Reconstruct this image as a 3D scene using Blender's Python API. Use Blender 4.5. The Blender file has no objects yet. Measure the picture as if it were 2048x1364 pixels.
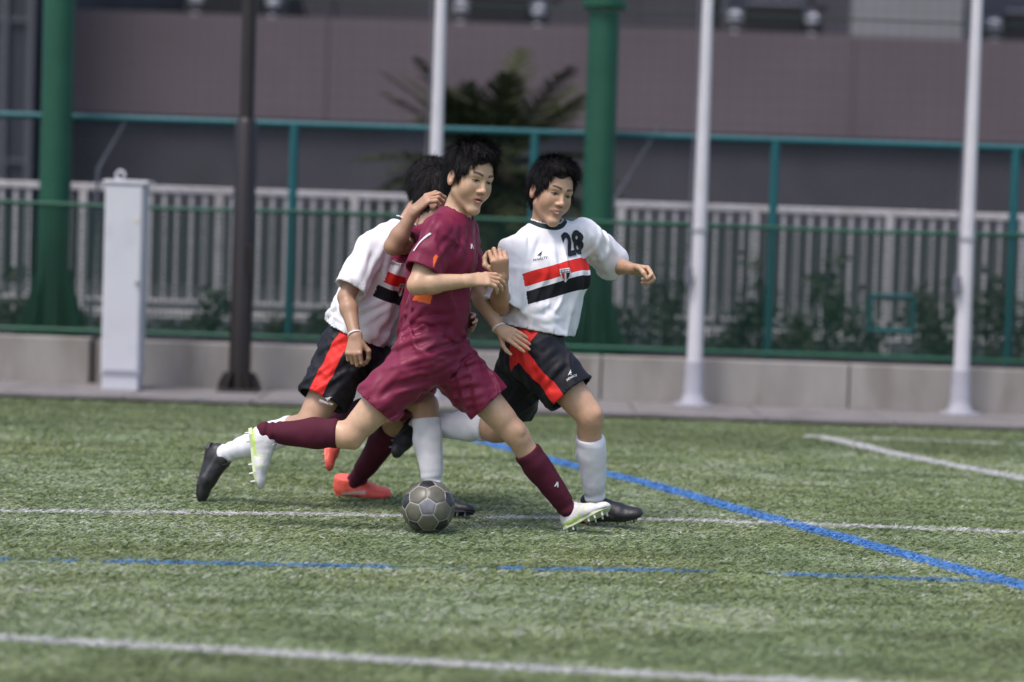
import bpy, bmesh, math, random, os, time
import numpy as np
from mathutils import Vector, Matrix
from mathutils.bvhtree import BVHTree

# ------------------------------------------------------------------ camera, sky, light, exposure
random.seed(7)
RNG = np.random.default_rng(7)
scene = bpy.context.scene
COL = scene.collection
FPX = 4400.0                       # focal length in photograph pixels (2048 wide)
CAM_H = 1.2
PITCH = math.atan(195.3 / FPX)
ROLL = math.radians(1.9)
cam_data = bpy.data.cameras.new('camera')
cam = bpy.data.objects.new('camera', cam_data)
COL.objects.link(cam)
cam_data.sensor_width = 36.0
cam_data.lens = 36.0 * FPX / 2048.0
cam_data.clip_end = 1000.0
cam_data.clip_start = 0.1
cam.matrix_world = (Matrix.Translation((0, 0, CAM_H)) @ Matrix.Rotation(math.pi / 2 - PITCH, 4, 'X')
                    @ Matrix.Rotation(ROLL, 4, 'Z'))
cam_data.dof.use_dof = True
cam_data.dof.focus_distance = 9.05
cam_data.dof.aperture_fstop = 1.25
scene.camera = cam

SUN_ELEV = math.radians(64)
SUN_AZ = math.radians(-38)         # 0 = straight behind the camera; negative = from camera left
world = bpy.data.worlds.new('World')
scene.world = world
world.use_nodes = True
wn = world.node_tree
bg = wn.nodes['Background']
sky = wn.nodes.new('ShaderNodeTexSky')
sky.sky_type = 'NISHITA'
sky.sun_disc = False
sky.sun_elevation = SUN_ELEV
# direction towards the sun
SUN_DIR = Vector((math.sin(SUN_AZ) * math.cos(SUN_ELEV), -math.cos(SUN_AZ) * math.cos(SUN_ELEV), math.sin(SUN_ELEV)))
sky.sun_rotation = math.atan2(SUN_DIR.x, SUN_DIR.y)
sky.air_density = 0.7
sky.dust_density = 3.0
sky.ozone_density = 1.0
wn.links.new(sky.outputs[0], bg.inputs[0])
bg.inputs[1].default_value = 0.15
sun_data = bpy.data.lights.new('sun', 'SUN')
sun_data.energy = 1.45
sun_data.angle = math.radians(15)
sun_data.color = (1.0, 0.95, 0.955)
sun = bpy.data.objects.new('sun', sun_data)
COL.objects.link(sun)
sun.rotation_euler = (-SUN_DIR).to_track_quat('-Z', 'Y').to_euler()
sun.location = (0, 0, 12)
scene.view_settings.view_transform = 'Standard'
scene.view_settings.look = 'None'
scene.view_settings.gamma = 1.0
scene.view_settings.use_curve_mapping = False
scene.view_settings.exposure = 0.72
scene.render.engine = 'CYCLES'
scene.cycles.max_bounces = 6
scene.cycles.use_denoising = True
try:
    scene.cycles.denoiser = 'OPENIMAGEDENOISE'
except Exception:
    pass

CM = cam.matrix_world.to_3x3()


def ray(px, py):
    return CM @ Vector(((px - 1024.0) / FPX, -(py - 682.0) / FPX, -1.0))


def at(px, py, d):
    """a point of the place: the direction of a photograph pixel, at depth d (metres along +Y)"""
    r = ray(px, py)
    return np.array((r.x * d / r.y, d, CAM_H + r.z * d / r.y))


def ground(px, py, z=0.0):
    r = ray(px, py)
    t = (z - CAM_H) / r.z
    return np.array((r.x * t, r.y * t, z))


def S(d):
    return FPX / d


# ------------------------------------------------------------------ materials
MATS = {}


def mat(name, color, rough=0.6, spec=0.35, var=0.08, scale=20.0, bump=0.0, bscale=60.0, metallic=0.0, sss=0.0,
        coord='Object', stretch=(1, 1, 1), detail=4.0, attr=None, sheen=0.0, dirt=None, dirt_scale=3.0):
    if name in MATS:
        return MATS[name]
    m = bpy.data.materials.new(name)
    MATS[name] = m
    m.use_nodes = True
    nt = m.node_tree
    b = nt.nodes['Principled BSDF']
    b.inputs['Roughness'].default_value = rough
    b.inputs['Specular IOR Level'].default_value = spec
    b.inputs['Metallic'].default_value = metallic
    if sheen:
        b.inputs['Sheen Weight'].default_value = sheen
    tc = nt.nodes.new('ShaderNodeTexCoord')
    mp = nt.nodes.new('ShaderNodeMapping')
    mp.inputs['Scale'].default_value = stretch
    nt.links.new(tc.outputs[coord], mp.inputs[0])
    nz = nt.nodes.new('ShaderNodeTexNoise')
    nz.inputs['Scale'].default_value = scale
    nz.inputs['Detail'].default_value = detail
    nt.links.new(mp.outputs[0], nz.inputs['Vector'])
    hsv = nt.nodes.new('ShaderNodeHueSaturation')
    mr = nt.nodes.new('ShaderNodeMapRange')
    mr.inputs[1].default_value = 0.25
    mr.inputs[2].default_value = 0.75
    mr.inputs[3].default_value = 1 - var
    mr.inputs[4].default_value = 1 + var
    nt.links.new(nz.outputs['Fac'], mr.inputs[0])
    nt.links.new(mr.outputs[0], hsv.inputs['Value'])
    if attr:
        a = nt.nodes.new('ShaderNodeAttribute')
        a.attribute_name = attr
        nt.links.new(a.outputs['Color'], hsv.inputs['Color'])
    else:
        hsv.inputs['Color'].default_value = (*color, 1)
    out = hsv.outputs[0]
    if dirt:
        n2 = nt.nodes.new('ShaderNodeTexNoise')
        n2.inputs['Scale'].default_value = dirt_scale
        n2.inputs['Detail'].default_value = 6
        nt.links.new(mp.outputs[0], n2.inputs['Vector'])
        r2 = nt.nodes.new('ShaderNodeMapRange')
        r2.inputs[1].default_value = 0.5
        r2.inputs[2].default_value = 0.72
        nt.links.new(n2.outputs['Fac'], r2.inputs[0])
        mx = nt.nodes.new('ShaderNodeMixRGB')
        mx.inputs[2].default_value = (*dirt, 1)
        nt.links.new(r2.outputs[0], mx.inputs[0])
        nt.links.new(out, mx.inputs[1])
        out = mx.outputs[0]
    nt.links.new(out, b.inputs['Base Color'])
    if bump:
        nb = nt.nodes.new('ShaderNodeTexNoise')
        nb.inputs['Scale'].default_value = bscale
        nb.inputs['Detail'].default_value = 3
        nt.links.new(mp.outputs[0], nb.inputs['Vector'])
        bp = nt.nodes.new('ShaderNodeBump')
        bp.inputs['Strength'].default_value = bump
        bp.inputs['Distance'].default_value = 0.01
        nt.links.new(nb.outputs['Fac'], bp.inputs['Height'])
        nt.links.new(bp.outputs[0], b.inputs['Normal'])
    if sss:
        b.inputs['Subsurface Weight'].default_value = sss
        b.inputs['Subsurface Radius'].default_value = (0.012, 0.005, 0.003)
        b.inputs['Subsurface Scale'].default_value = 0.5
    return m


# ------------------------------------------------------------------ object helpers
def tag(o, label=None, cat=None, group=None, kind=None):
    if label:
        o['label'] = label
    if cat:
        o['category'] = cat
    if group:
        o['group'] = group
    if kind:
        o['kind'] = kind
    return o


def empty(name, loc=(0, 0, 0)):
    o = bpy.data.objects.new(name, None)
    o.empty_display_size = 0.1
    COL.objects.link(o)
    o.location = loc
    return o


def world_loc(o):
    p = np.zeros(3)
    while o is not None:
        p += np.array(o.location)
        o = o.parent
    return p


def obj_from(name, verts, faces, material, parent=None, loc=None, smooth=False, attrs=None):
    """verts in world coordinates; the object's origin is its parent's (or loc)"""
    base = world_loc(parent) if parent is not None else np.array(loc if loc is not None else (0, 0, 0), float)
    me = bpy.data.meshes.new(name)
    v = np.asarray(verts, dtype=np.float64) - base
    if isinstance(faces, np.ndarray):
        nf, k = faces.shape
        me.vertices.add(len(v))
        me.vertices.foreach_set('co', v.astype(np.float32).ravel())
        me.loops.add(nf * k)
        me.loops.foreach_set('vertex_index', faces.astype(np.int32).ravel())
        me.polygons.add(nf)
        me.polygons.foreach_set('loop_start', np.arange(0, nf * k, k, dtype=np.int32))
        if smooth:
            me.polygons.foreach_set('use_smooth', np.ones(nf, bool))
        me.update(calc_edges=True)
        me.validate()
    else:
        me.from_pydata([tuple(p) for p in v], [], faces)
        if smooth:
            me.polygons.foreach_set('use_smooth', np.ones(len(me.polygons), bool))
        me.update()
    for k_, (typ, arr) in (attrs or {}).items():
        a = me.attributes.new(k_, typ, 'POINT')
        a.data.foreach_set('color' if typ == 'FLOAT_COLOR' else 'value', np.asarray(arr, np.float32).ravel())
    me.materials.append(material)
    o = bpy.data.objects.new(name, me)
    COL.objects.link(o)
    if parent is not None:
        o.parent = parent
    else:
        o.location = base
    return o


class MB:
    """collects simple shapes and links them as one mesh"""

    def __init__(s):
        s.v = []
        s.f = []

    def add(s, verts, faces):
        n = len(s.v)
        s.v += [tuple(p) for p in verts]
        s.f += [tuple(i + n for i in f) for f in faces]
        return s

    def box(s, lo, hi, bev=0.0):
        x0, y0, z0 = lo
        x1, y1, z1 = hi
        b = min(bev, (x1 - x0) / 2.2, (y1 - y0) / 2.2, (z1 - z0) / 2.2)
        if b <= 0:
            vs = [(x, y, z) for z in (z0, z1) for x, y in ((x0, y0), (x1, y0), (x1, y1), (x0, y1))]
            return s.add(vs, [(3, 2, 1, 0), (4, 5, 6, 7), (0, 1, 5, 4), (1, 2, 6, 5), (2, 3, 7, 6), (3, 0, 4, 7)])
        bm = bmesh.new()
        bmesh.ops.create_cube(bm, size=1.0)
        for v in bm.verts:
            v.co = Vector(((x0 + x1) / 2 + v.co.x * (x1 - x0), (y0 + y1) / 2 + v.co.y * (y1 - y0), (z0 + z1) / 2 + v.co.z * (z1 - z0)))
        bmesh.ops.bevel(bm, geom=bm.edges[:], offset=b, segments=1, affect='EDGES')
        return s.bm(bm)

    def bm(s, bm):
        bm.verts.index_update()
        s.add([v.co[:] for v in bm.verts], [[v.index for v in f.verts] for f in bm.faces])
        bm.free()
        return s

    def tube(s, pts, r, n=8, cap=True):
        pts = [np.array(p, float) for p in pts]
        rs = r if isinstance(r, (list, tuple)) else [r] * len(pts)
        rings = []
        for i, p in enumerate(pts):
            t = pts[min(i + 1, len(pts) - 1)] - pts[max(i - 1, 0)]
            t = t / (np.linalg.norm(t) + 1e-9)
            a = np.array((0, 0, 1.0)) if abs(t[2]) < 0.9 else np.array((1.0, 0, 0))
            u = np.cross(t, a)
            u /= np.linalg.norm(u)
            w = np.cross(t, u)
            rings.append([p + rs[i] * (math.cos(2 * math.pi * k / n) * u + math.sin(2 * math.pi * k / n) * w) for k in range(n)])
        vs = [q for ring in rings for q in ring]
        fs = []
        for i in range(len(pts) - 1):
            for k in range(n):
                fs.append((i * n + k, i * n + (k + 1) % n, (i + 1) * n + (k + 1) % n, (i + 1) * n + k))
        if cap:
            m = len(vs)
            vs = vs + list(rings[0]) + list(rings[-1])
            fs.append(tuple(m + k for k in range(n - 1, -1, -1)))
            fs.append(tuple(m + n + k for k in range(n)))
        return s.add(vs, fs)

    def build(s, name, material, parent=None, smooth=False, loc=None):
        return obj_from(name, s.v, s.f, material, parent, loc, smooth)


# ------------------------------------------------------------------ noise (numpy)
_perm = RNG.permutation(256)
_perm = np.concatenate([_perm, _perm, _perm])
_grad = RNG.normal(size=(256, 3))
_grad /= np.linalg.norm(_grad, axis=1)[:, None]


def noise3(p):
    p = np.asarray(p, float)
    i = np.floor(p).astype(np.int64)
    f = p - i
    u = f * f * f * (f * (f * 6 - 15) + 10)
    i &= 255
    res = 0.0
    for dx in (0, 1):
        wx = u[:, 0] if dx else 1 - u[:, 0]
        a = _perm[(i[:, 0] + dx) & 255]
        for dy in (0, 1):
            wy = u[:, 1] if dy else 1 - u[:, 1]
            b = _perm[a + ((i[:, 1] + dy) & 255)]
            for dz in (0, 1):
                wz = u[:, 2] if dz else 1 - u[:, 2]
                g = _grad[_perm[b + ((i[:, 2] + dz) & 255)] & 255]
                d = g[:, 0] * (f[:, 0] - dx) + g[:, 1] * (f[:, 1] - dy) + g[:, 2] * (f[:, 2] - dz)
                res = res + wx * wy * wz * d
    return res


def fbm(p, o=3):
    r, a = 0, 1
    for k in range(o):
        r = r + a * noise3(p * 2 ** k + 17.3 * k)
        a *= 0.5
    return r


# ------------------------------------------------------------------ distance-field modelling
def unit(v):
    v = np.asarray(v, float)
    return v / (np.linalg.norm(v) + 1e-12)


class Prim:
    def __init__(s, fn, lo, hi, op='add', k=0.02):
        s.fn, s.lo, s.hi, s.op, s.k = fn, np.array(lo), np.array(hi), op, k


def rcone(a, b, ra, rb, k=0.02, op='add'):
    a = np.array(a, float)
    b = np.array(b, float)
    ab = b - a
    L2 = max(ab @ ab, 1e-9)
    R = max(ra, rb)

    def fn(x, y, z):
        px, py, pz = x - a[0], y - a[1], z - a[2]
        t = np.clip((px * ab[0] + py * ab[1] + pz * ab[2]) / L2, 0, 1)
        return np.sqrt((px - t * ab[0]) ** 2 + (py - t * ab[1]) ** 2 + (pz - t * ab[2]) ** 2) - (ra + t * (rb - ra))
    return Prim(fn, np.minimum(a, b) - R, np.maximum(a, b) + R, op, k)


def ecap(a, b, ra, rb, udir, k=0.03, op='add'):
    """capsule with an elliptical section: ra=(r along udir, r across) at a, rb at b"""
    a = np.array(a, float)
    b = np.array(b, float)
    ab = b - a
    L = np.linalg.norm(ab)
    t_ = ab / L
    u = np.array(udir, float)
    u = unit(u - t_ * (u @ t_))
    w = np.cross(t_, u)
    R = max(*ra, *rb)

    def fn(x, y, z):
        px, py, pz = x - a[0], y - a[1], z - a[2]
        h = px * t_[0] + py * t_[1] + pz * t_[2]
        t = np.clip(h / L, 0, 1)
        e = h - t * L
        pu = px * u[0] + py * u[1] + pz * u[2]
        pw = px * w[0] + py * w[1] + pz * w[2]
        ru = ra[0] + t * (rb[0] - ra[0])
        rw = ra[1] + t * (rb[1] - ra[1])
        re = np.minimum(ru, rw)
        k0 = np.sqrt((pu / ru) ** 2 + (pw / rw) ** 2 + (e / re) ** 2)
        k1 = np.sqrt((pu / ru ** 2) ** 2 + (pw / rw ** 2) ** 2 + (e / re ** 2) ** 2)
        return k0 * (k0 - 1) / (k1 + 1e-9)
    return Prim(fn, np.minimum(a, b) - R, np.maximum(a, b) + R, op, k)


def ell(c, axes, r, k=0.02, op='add'):
    c = np.array(c, float)
    A = np.array(axes, float)
    R = max(r)

    def fn(x, y, z):
        px, py, pz = x - c[0], y - c[1], z - c[2]
        q = [(px * A[i][0] + py * A[i][1] + pz * A[i][2]) for i in range(3)]
        k0 = np.sqrt((q[0] / r[0]) ** 2 + (q[1] / r[1]) ** 2 + (q[2] / r[2]) ** 2)
        k1 = np.sqrt((q[0] / r[0] ** 2) ** 2 + (q[1] / r[1] ** 2) ** 2 + (q[2] / r[2] ** 2) ** 2)
        return k0 * (k0 - 1) / (k1 + 1e-9)
    return Prim(fn, c - R, c + R, op, k)


class Field:
    BIG = 0.25

    def __init__(s, lo, hi, h):
        s.h = h
        s.lo = np.array(lo, float)
        s.n = np.maximum(np.ceil((np.array(hi) - s.lo) / h).astype(int) + 1, 2)
        s.f = np.full(s.n, s.BIG, np.float32)

    def region(s, lo, hi, m):
        i0 = np.clip(np.floor((lo - m - s.lo) / s.h).astype(int), 0, s.n)
        i1 = np.clip(np.ceil((hi + m - s.lo) / s.h).astype(int) + 1, 0, s.n)
        return i0, i1

    def axes(s, i0, i1):
        g = [(s.lo[k] + s.h * np.arange(i0[k], i1[k])).astype(np.float32) for k in range(3)]
        return g[0][:, None, None], g[1][None, :, None], g[2][None, None, :]

    def apply(s, prims):
        for p in prims:
            i0, i1 = s.region(p.lo, p.hi, p.k + 0.03)
            if np.any(i1 - i0 < 1):
                continue
            sl = tuple(slice(i0[k], i1[k]) for k in range(3))
            d = p.fn(*s.axes(i0, i1)).astype(np.float32)
            a = s.f[sl]
            k = p.k
            if p.op == 'add':
                if k > 0:
                    hh = np.maximum(k - np.abs(a - d), 0) / k
                    s.f[sl] = np.minimum(a, d) - hh * hh * k * 0.25
                else:
                    s.f[sl] = np.minimum(a, d)
            else:
                d = -d
                if k > 0:
                    hh = np.maximum(k - np.abs(a - d), 0) / k
                    s.f[sl] = np.maximum(a, d) + hh * hh * k * 0.25
                else:
                    s.f[sl] = np.maximum(a, d)
        return s

    def band(s, fn, width=0.03):
        idx = np.nonzero((s.f < width) & (s.f > -width * 1.25))
        p = np.stack([s.lo[k] + s.h * idx[k] for k in range(3)], 1)
        s.f[idx] += fn(p).astype(np.float32)
        return s

    def shell(s, t, hems=(), thick=0.018):
        """hollow the shape: thin cloth at the hems, thicker where nobody sees the inside"""
        idx = np.nonzero((s.f < 0.004) & (s.f > -0.05))
        p = np.stack([s.lo[k] + s.h * idx[k] for k in range(3)], 1)
        tt = np.full(len(p), thick if len(hems) else t)
        for c, n in hems:
            tt = np.minimum(tt, t + 0.22 * np.abs((p - c) @ unit(n)))
        inner = np.full(s.f.shape, 1.0, np.float32)
        inner[s.f >= 0.004] = -1.0
        inner[idx] = -(s.f[idx] + tt)
        s.f = np.maximum(s.f, inner)
        return s

    def cut(s, c, n, R, keep=None):
        """remove what lies beyond the plane through c (normal n) within R of c, but nothing near the shapes in keep"""
        c = np.array(c, float)
        n = unit(n)
        i0, i1 = s.region(c - R, c + R, 0.0)
        if np.any(i1 - i0 < 1):
            return s
        sl = tuple(slice(i0[k], i1[k]) for k in range(3))
        x, y, z = s.axes(i0, i1)
        pl = (x - c[0]) * n[0] + (y - c[1]) * n[1] + (z - c[2]) * n[2]
        sp = np.sqrt((x - c[0]) ** 2 + (y - c[1]) ** 2 + (z - c[2]) ** 2) - R
        cutter = np.maximum(-pl, sp)
        if keep is not None:
            kd = np.full(cutter.shape, 1.0, np.float32)
            for p in keep:
                kd = np.minimum(kd, p.fn(x, y, z))
            cutter = np.maximum(cutter, 0.034 - kd)
        s.f[sl] = np.maximum(s.f[sl], -cutter)
        return s

    def surface(s, px, py):
        """first point of the shape along a line of sight, or None"""
        r = np.array(ray(px, py))
        d = np.arange(8.2, 10.6, 0.003)
        p = np.array((0, 0, CAM_H)) + r * (d / r[1])[:, None]
        i = np.round((p - s.lo) / s.h).astype(int)
        ok = ((i >= 0) & (i < s.n)).all(1)
        p, i = p[ok], i[ok]
        hit = np.nonzero(s.f[i[:, 0], i[:, 1], i[:, 2]] < 0)[0] if len(p) else []
        return p[hit[0]] if len(hit) else None

    def folds(s, F):
        """cloth folds: lines laid over the surface, each a ridge of width wd and height am"""
        out = []
        for a, b, wd, am in F:
            pts = []
            for t in np.linspace(0, 1, 7):
                q = s.surface(a[0] + (b[0] - a[0]) * t, a[1] + (b[1] - a[1]) * t)
                if q is not None:
                    pts.append(q)
            if len(pts) >= 3:
                out.append((np.array(pts), wd, am))
        return out

    def sub(s, lo, hi):
        i0, i1 = s.region(np.array(lo), np.array(hi), 0.0)
        g = Field.__new__(Field)
        g.h, g.lo, g.n = s.h, s.lo + s.h * i0, i1 - i0
        g.f = np.full(g.n, s.BIG, np.float32)
        g.i0, g.i1 = i0, i1
        return g

    def merge(s, g, k):
        sl = tuple(slice(g.i0[c], g.i1[c]) for c in range(3))
        a, d = s.f[sl], g.f
        hh = np.maximum(k - np.abs(a - d), 0) / k
        s.f[sl] = np.minimum(a, d) - hh * hh * k * 0.25
        return s

    def mesh(s):
        """surface nets"""
        f = s.f
        neg = f < 0
        c = np.zeros(np.array(f.shape) - 1, np.int8)
        for dx in (0, 1):
            for dy in (0, 1):
                for dz in (0, 1):
                    c += neg[dx:dx + c.shape[0], dy:dy + c.shape[1], dz:dz + c.shape[2]]
        act = (c > 0) & (c < 8)
        ci = np.stack(np.nonzero(act), 1)
        idm = np.full(c.shape, -1, np.int32)
        idm[act] = np.arange(len(ci))
        acc = np.zeros((len(ci), 3))
        cnt = np.zeros(len(ci))
        corner = {}
        for o in [(a, b, d) for a in (0, 1) for b in (0, 1) for d in (0, 1)]:
            corner[o] = f[ci[:, 0] + o[0], ci[:, 1] + o[1], ci[:, 2] + o[2]].astype(float)
        for o in corner:
            for ax in range(3):
                if o[ax] == 0:
                    q = list(o)
                    q[ax] = 1
                    a, b = corner[o], corner[tuple(q)]
                    m = (a < 0) != (b < 0)
                    t = a[m] / (a[m] - b[m])
                    pt = np.tile(np.array(o, float), (m.sum(), 1))
                    pt[:, ax] += t
                    acc[m] += pt
                    cnt[m] += 1
        v = s.lo + s.h * (ci + acc / np.maximum(cnt, 1)[:, None])
        quads = []
        for ax in range(3):
            a1, a2 = (ax + 1) % 3, (ax + 2) % 3
            sl0 = [slice(None)] * 3
            sl1 = [slice(None)] * 3
            sl0[ax] = slice(0, -1)
            sl1[ax] = slice(1, None)
            n0, n1 = neg[tuple(sl0)], neg[tuple(sl1)]
            e = np.stack(np.nonzero(n0 != n1), 1)
            ok = (e[:, a1] > 0) & (e[:, a2] > 0) & (e[:, a1] < f.shape[a1] - 1) & (e[:, a2] < f.shape[a2] - 1)
            e = e[ok]
            flip = n0[e[:, 0], e[:, 1], e[:, 2]]
            q = []
            for d1, d2 in ((-1, -1), (0, -1), (0, 0), (-1, 0)):
                ee = e.copy()
                ee[:, a1] += d1
                ee[:, a2] += d2
                q.append(idm[ee[:, 0], ee[:, 1], ee[:, 2]])
            q = np.stack(q, 1)
            q[~flip] = q[~flip][:, ::-1]
            quads.append(q)
        q = np.concatenate(quads)
        q = q[(q >= 0).all(1)]
        return v, q


def bounds(prims, m=0.03):
    return np.min([p.lo for p in prims if p.op == 'add'], 0) - m, np.max([p.hi for p in prims if p.op == 'add'], 0) + m


def relax(v, q, n=1, w=0.5):
    """Laplacian smoothing"""
    for _ in range(n):
        acc = np.zeros_like(v)
        i = np.concatenate([q[:, 0], q[:, 1], q[:, 2], q[:, 3]] * 2)
        j = np.concatenate([q[:, 1], q[:, 2], q[:, 3], q[:, 0], q[:, 3], q[:, 0], q[:, 1], q[:, 2]])
        cnt = np.bincount(i, minlength=len(v))
        for k in range(3):
            acc[:, k] = np.bincount(i, weights=v[j, k], minlength=len(v))
        v = v * (1 - w) + w * acc / np.maximum(cnt, 1)[:, None]
    return v


def compact(v, q):
    used = np.unique(q)
    m = np.full(len(v), -1)
    m[used] = np.arange(len(used))
    return v[used], m[q]


def segdist(p, a, b):
    a = np.array(a, float)
    b = np.array(b, float)
    ab = b - a
    t = np.clip(((p - a) @ ab) / (ab @ ab), 0, 1)
    return np.linalg.norm(p - a - t[:, None] * ab, axis=1), t


def fold_field(p, folds):
    w = np.zeros(len(p))
    for pts, wd, am in folds:
        lo, hi = pts.min(0) - 3 * wd, pts.max(0) + 3 * wd
        idx = np.nonzero(((p > lo) & (p < hi)).all(1))[0]
        if not len(idx):
            continue
        q = p[idx]
        best = np.full(len(q), 9.0)
        tb = np.zeros(len(q))
        n = len(pts) - 1
        for k in range(n):
            d, t = segdist(q, pts[k], pts[k + 1])
            m = d < best
            best[m] = d[m]
            tb[m] = (k + t[m]) / n
        env = np.sin(np.pi * np.clip(tb, 0.04, 0.96)) ** 0.7
        g = best / wd
        w[idx] += -am * env * (np.exp(-g ** 2) - 0.45 * np.exp(-((g - 1.9) / 0.9) ** 2))
    return w

# ------------------------------------------------------------------ the setting: ground, pitch, lines, paving
D_WALL = 16.73
D_PAVE = 15.35
Z_ST = 0.35


def sheet(name, x0, x1, y0, y1, z, material, nx=1, ny=1):
    vs, fs = [], []
    for j in range(ny + 1):
        for i in range(nx + 1):
            vs.append((x0 + (x1 - x0) * i / nx, y0 + (y1 - y0) * j / ny, z))
    for j in range(ny):
        for i in range(nx):
            a = j * (nx + 1) + i
            fs.append((a, a + 1, a + nx + 2, a + nx + 1))
    o = obj_from(name, vs, fs, material)
    o['kind'] = 'structure'
    return o


m_soil = mat('ground_soil', (0.06, 0.06, 0.05), 0.9, var=0.2, scale=2)
sheet('ground', -300, 300, -120, 480, -0.03, m_soil)
m_turfbase = mat('turf_base', (0.145, 0.185, 0.07), 0.9, 0.2, var=0.45, scale=90, detail=6, bump=0.6, bscale=300)
sheet('football_pitch', -40, 40, -20, D_PAVE, 0.0, m_turfbase)
m_street = mat('street_asphalt', (0.034, 0.034, 0.036), 0.85, var=0.2, scale=40)
mb = MB().box((-40, D_WALL + 0.16, -0.02), (40, 60, Z_ST))
mb.build('street', m_street)['kind'] = 'structure'

# paving strip along the wall: slabs of concrete
m_slab = mat('paving_concrete', (0.185, 0.172, 0.168), 0.85, var=0.14, scale=14, detail=6, bump=0.2, dirt=(0.13, 0.12, 0.115), dirt_scale=2.2)
pave = MB().box((-40, D_PAVE, -0.02), (40, D_WALL, 0.018)).build('paving', mat('paving_joint', (0.07, 0.065, 0.06), 0.9))
pave['kind'] = 'structure'
w = 0.9
first = None
for i in range(-7, 8):
    for r, (ya, yb) in enumerate(((D_PAVE + 0.0, D_PAVE + 0.115), (D_PAVE + 0.125, D_WALL - 0.012))):
        x0 = i * w + 0.004
        o = MB().box((x0, ya, -0.01), (x0 + w - 0.012, yb, 0.045 if r == 0 else 0.03), 0.004).build('kerb_stone' if r == 0 else 'paving_slab', m_slab, pave)

# pitch lines, as woven coloured fibres: every line is its own object
LINES = []


def poly_ground(pts):
    return np.array([ground(*p)[:2] for p in pts])


def add_line(name, label, pts, width, color, wear=0.1, density=15000, wscale=1.2, sheet_on=True):
    P = poly_ground(pts)
    LINES.append((P, width))
    vs, fs = [], []
    cols = []
    tot = 0
    allv = []
    for a, b in zip(P[:-1], P[1:]):
        L = np.linalg.norm(b - a)
        t = (b - a) / L
        nrm = np.array((-t[1], t[0]))
        n = int(L * width * density)
        s_ = RNG.uniform(0, L, n)
        o_ = (RNG.uniform(-0.5, 0.5, n) + RNG.normal(0, 0.05, n)) * width
        base = a + s_[:, None] * t + o_[:, None] * nrm
        keep = fbm(np.c_[base * wscale, np.full(n, 3.1)]) + fbm(np.c_[base * 9, np.full(n, 7.7)]) * 0.6 > -0.9 + wear * 1.6
        keep |= RNG.uniform(size=n) < (0.55 - wear)
        base = base[keep]
        allv.append(base)
    base = np.concatenate(allv)
    v, f, c = blades(base, color, pale=0.0, var=0.18, h=(0.020, 0.040))
    m = mat('fibre_' + name, color, 0.6, 0.3, attr='col', var=0.05)
    o = obj_from(name, v, f, m, attrs={'col': ('FLOAT_COLOR', c)})
    o['kind'] = 'structure'
    o['label'] = label
    return o


def blades(base, color, pale=0.06, var=0.11, h=(0.014, 0.032), patch=None, palecol=(0.42, 0.44, 0.36)):
    n = len(base)
    th = np.where(RNG.uniform(size=n) < 0.7, 0.0, np.pi) + RNG.normal(0.2, 0.75, n)
    lean = np.clip(RNG.normal(1.33, 0.12, n), 0.8, 1.5)
    L = RNG.uniform(h[0], h[1], n)
    dist = np.maximum(base[:, 1], 4)
    wd = RNG.uniform(0.0022, 0.0044, n) * (0.75 + 0.045 * dist)
    d = np.c_[np.cos(th) * np.sin(lean), np.sin(th) * np.sin(lean), np.cos(lean)]
    side = np.c_[-np.sin(th), np.cos(th), np.zeros(n)]
    tw = RNG.normal(0, 0.8, n)
    up = np.cross(side, d)
    side = side * np.cos(tw)[:, None] + up * np.sin(tw)[:, None]
    b3 = np.c_[base, RNG.uniform(0.001, 0.006, n)]
    tip = b3 + d * L[:, None]
    v = np.empty((n, 3, 3))
    v[:, 0] = b3 - side * wd[:, None] * 0.6
    v[:, 1] = b3 + side * wd[:, None] * 0.6
    v[:, 2] = tip
    f = np.arange(n * 3).reshape(n, 3)
    col = np.tile(np.array(color), (n, 1)) * (1 + RNG.normal(0, var, n))[:, None]
    if patch is not None:
        col = col * patch
    pm = RNG.uniform(size=n) < pale
    col[pm] = np.array(palecol) * RNG.uniform(0.6, 1.25, (pm.sum(), 1))
    col = np.clip(col, 0.008, 0.9)
    c4 = np.repeat(np.c_[col, np.ones(n)], 3, axis=0)
    return v.reshape(-1, 3), f, c4


WHITE_F = (0.50, 0.50, 0.49)
BLUE_F = (0.085, 0.235, 0.52)
add_line('white_line', 'white pitch line nearest the camera, crossing the bottom left corner', [(-500, 1251), (0, 1281), (350, 1300), (700, 1321), (1100, 1344), (1500, 1365), (1900, 1386)], 0.075, WHITE_F, 0.0, 42000)
add_line('white_line', 'thin white pitch line running just behind the ball across the whole picture', [(-400, 1019), (0, 1025), (350, 1028), (700, 1033), (1000, 1038), (1300, 1041), (1660, 1053), (2048, 1068), (2400, 1083)], 0.072, WHITE_F, 0.32, 26000)
add_line('blue_line', 'worn blue pitch line running in front of the ball across the picture', [(-400, 1113), (0, 1123), (240, 1127), (700, 1136), (1300, 1144), (1660, 1155), (2000, 1168), (2400, 1182)], 0.07, (0.085, 0.20, 0.36), 0.5, 22000, 1.4)
add_line('blue_line', 'wide bright blue line running diagonally to the right edge', [(700, 815), (884, 864), (1018, 900), (1140, 933), (1300, 971), (1490, 1026), (1672, 1075), (1860, 1127), (2048, 1176), (2300, 1245)], 0.105, BLUE_F, 0.0, 34000)
add_line('white_line', 'white line slanting down to the right edge below the far paving', [(1612, 874), (1640, 876), (1660, 879), (1776, 907), (1900, 932), (2048, 960), (2300, 1012)], 0.12, WHITE_F, -0.1, 24000)
add_line('white_line', 'faint thin white line near the far paving at right', [(1690, 878), (1800, 880), (2048, 890), (2400, 905)], 0.05, (0.42, 0.44, 0.40), 0.45, 12000)


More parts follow.
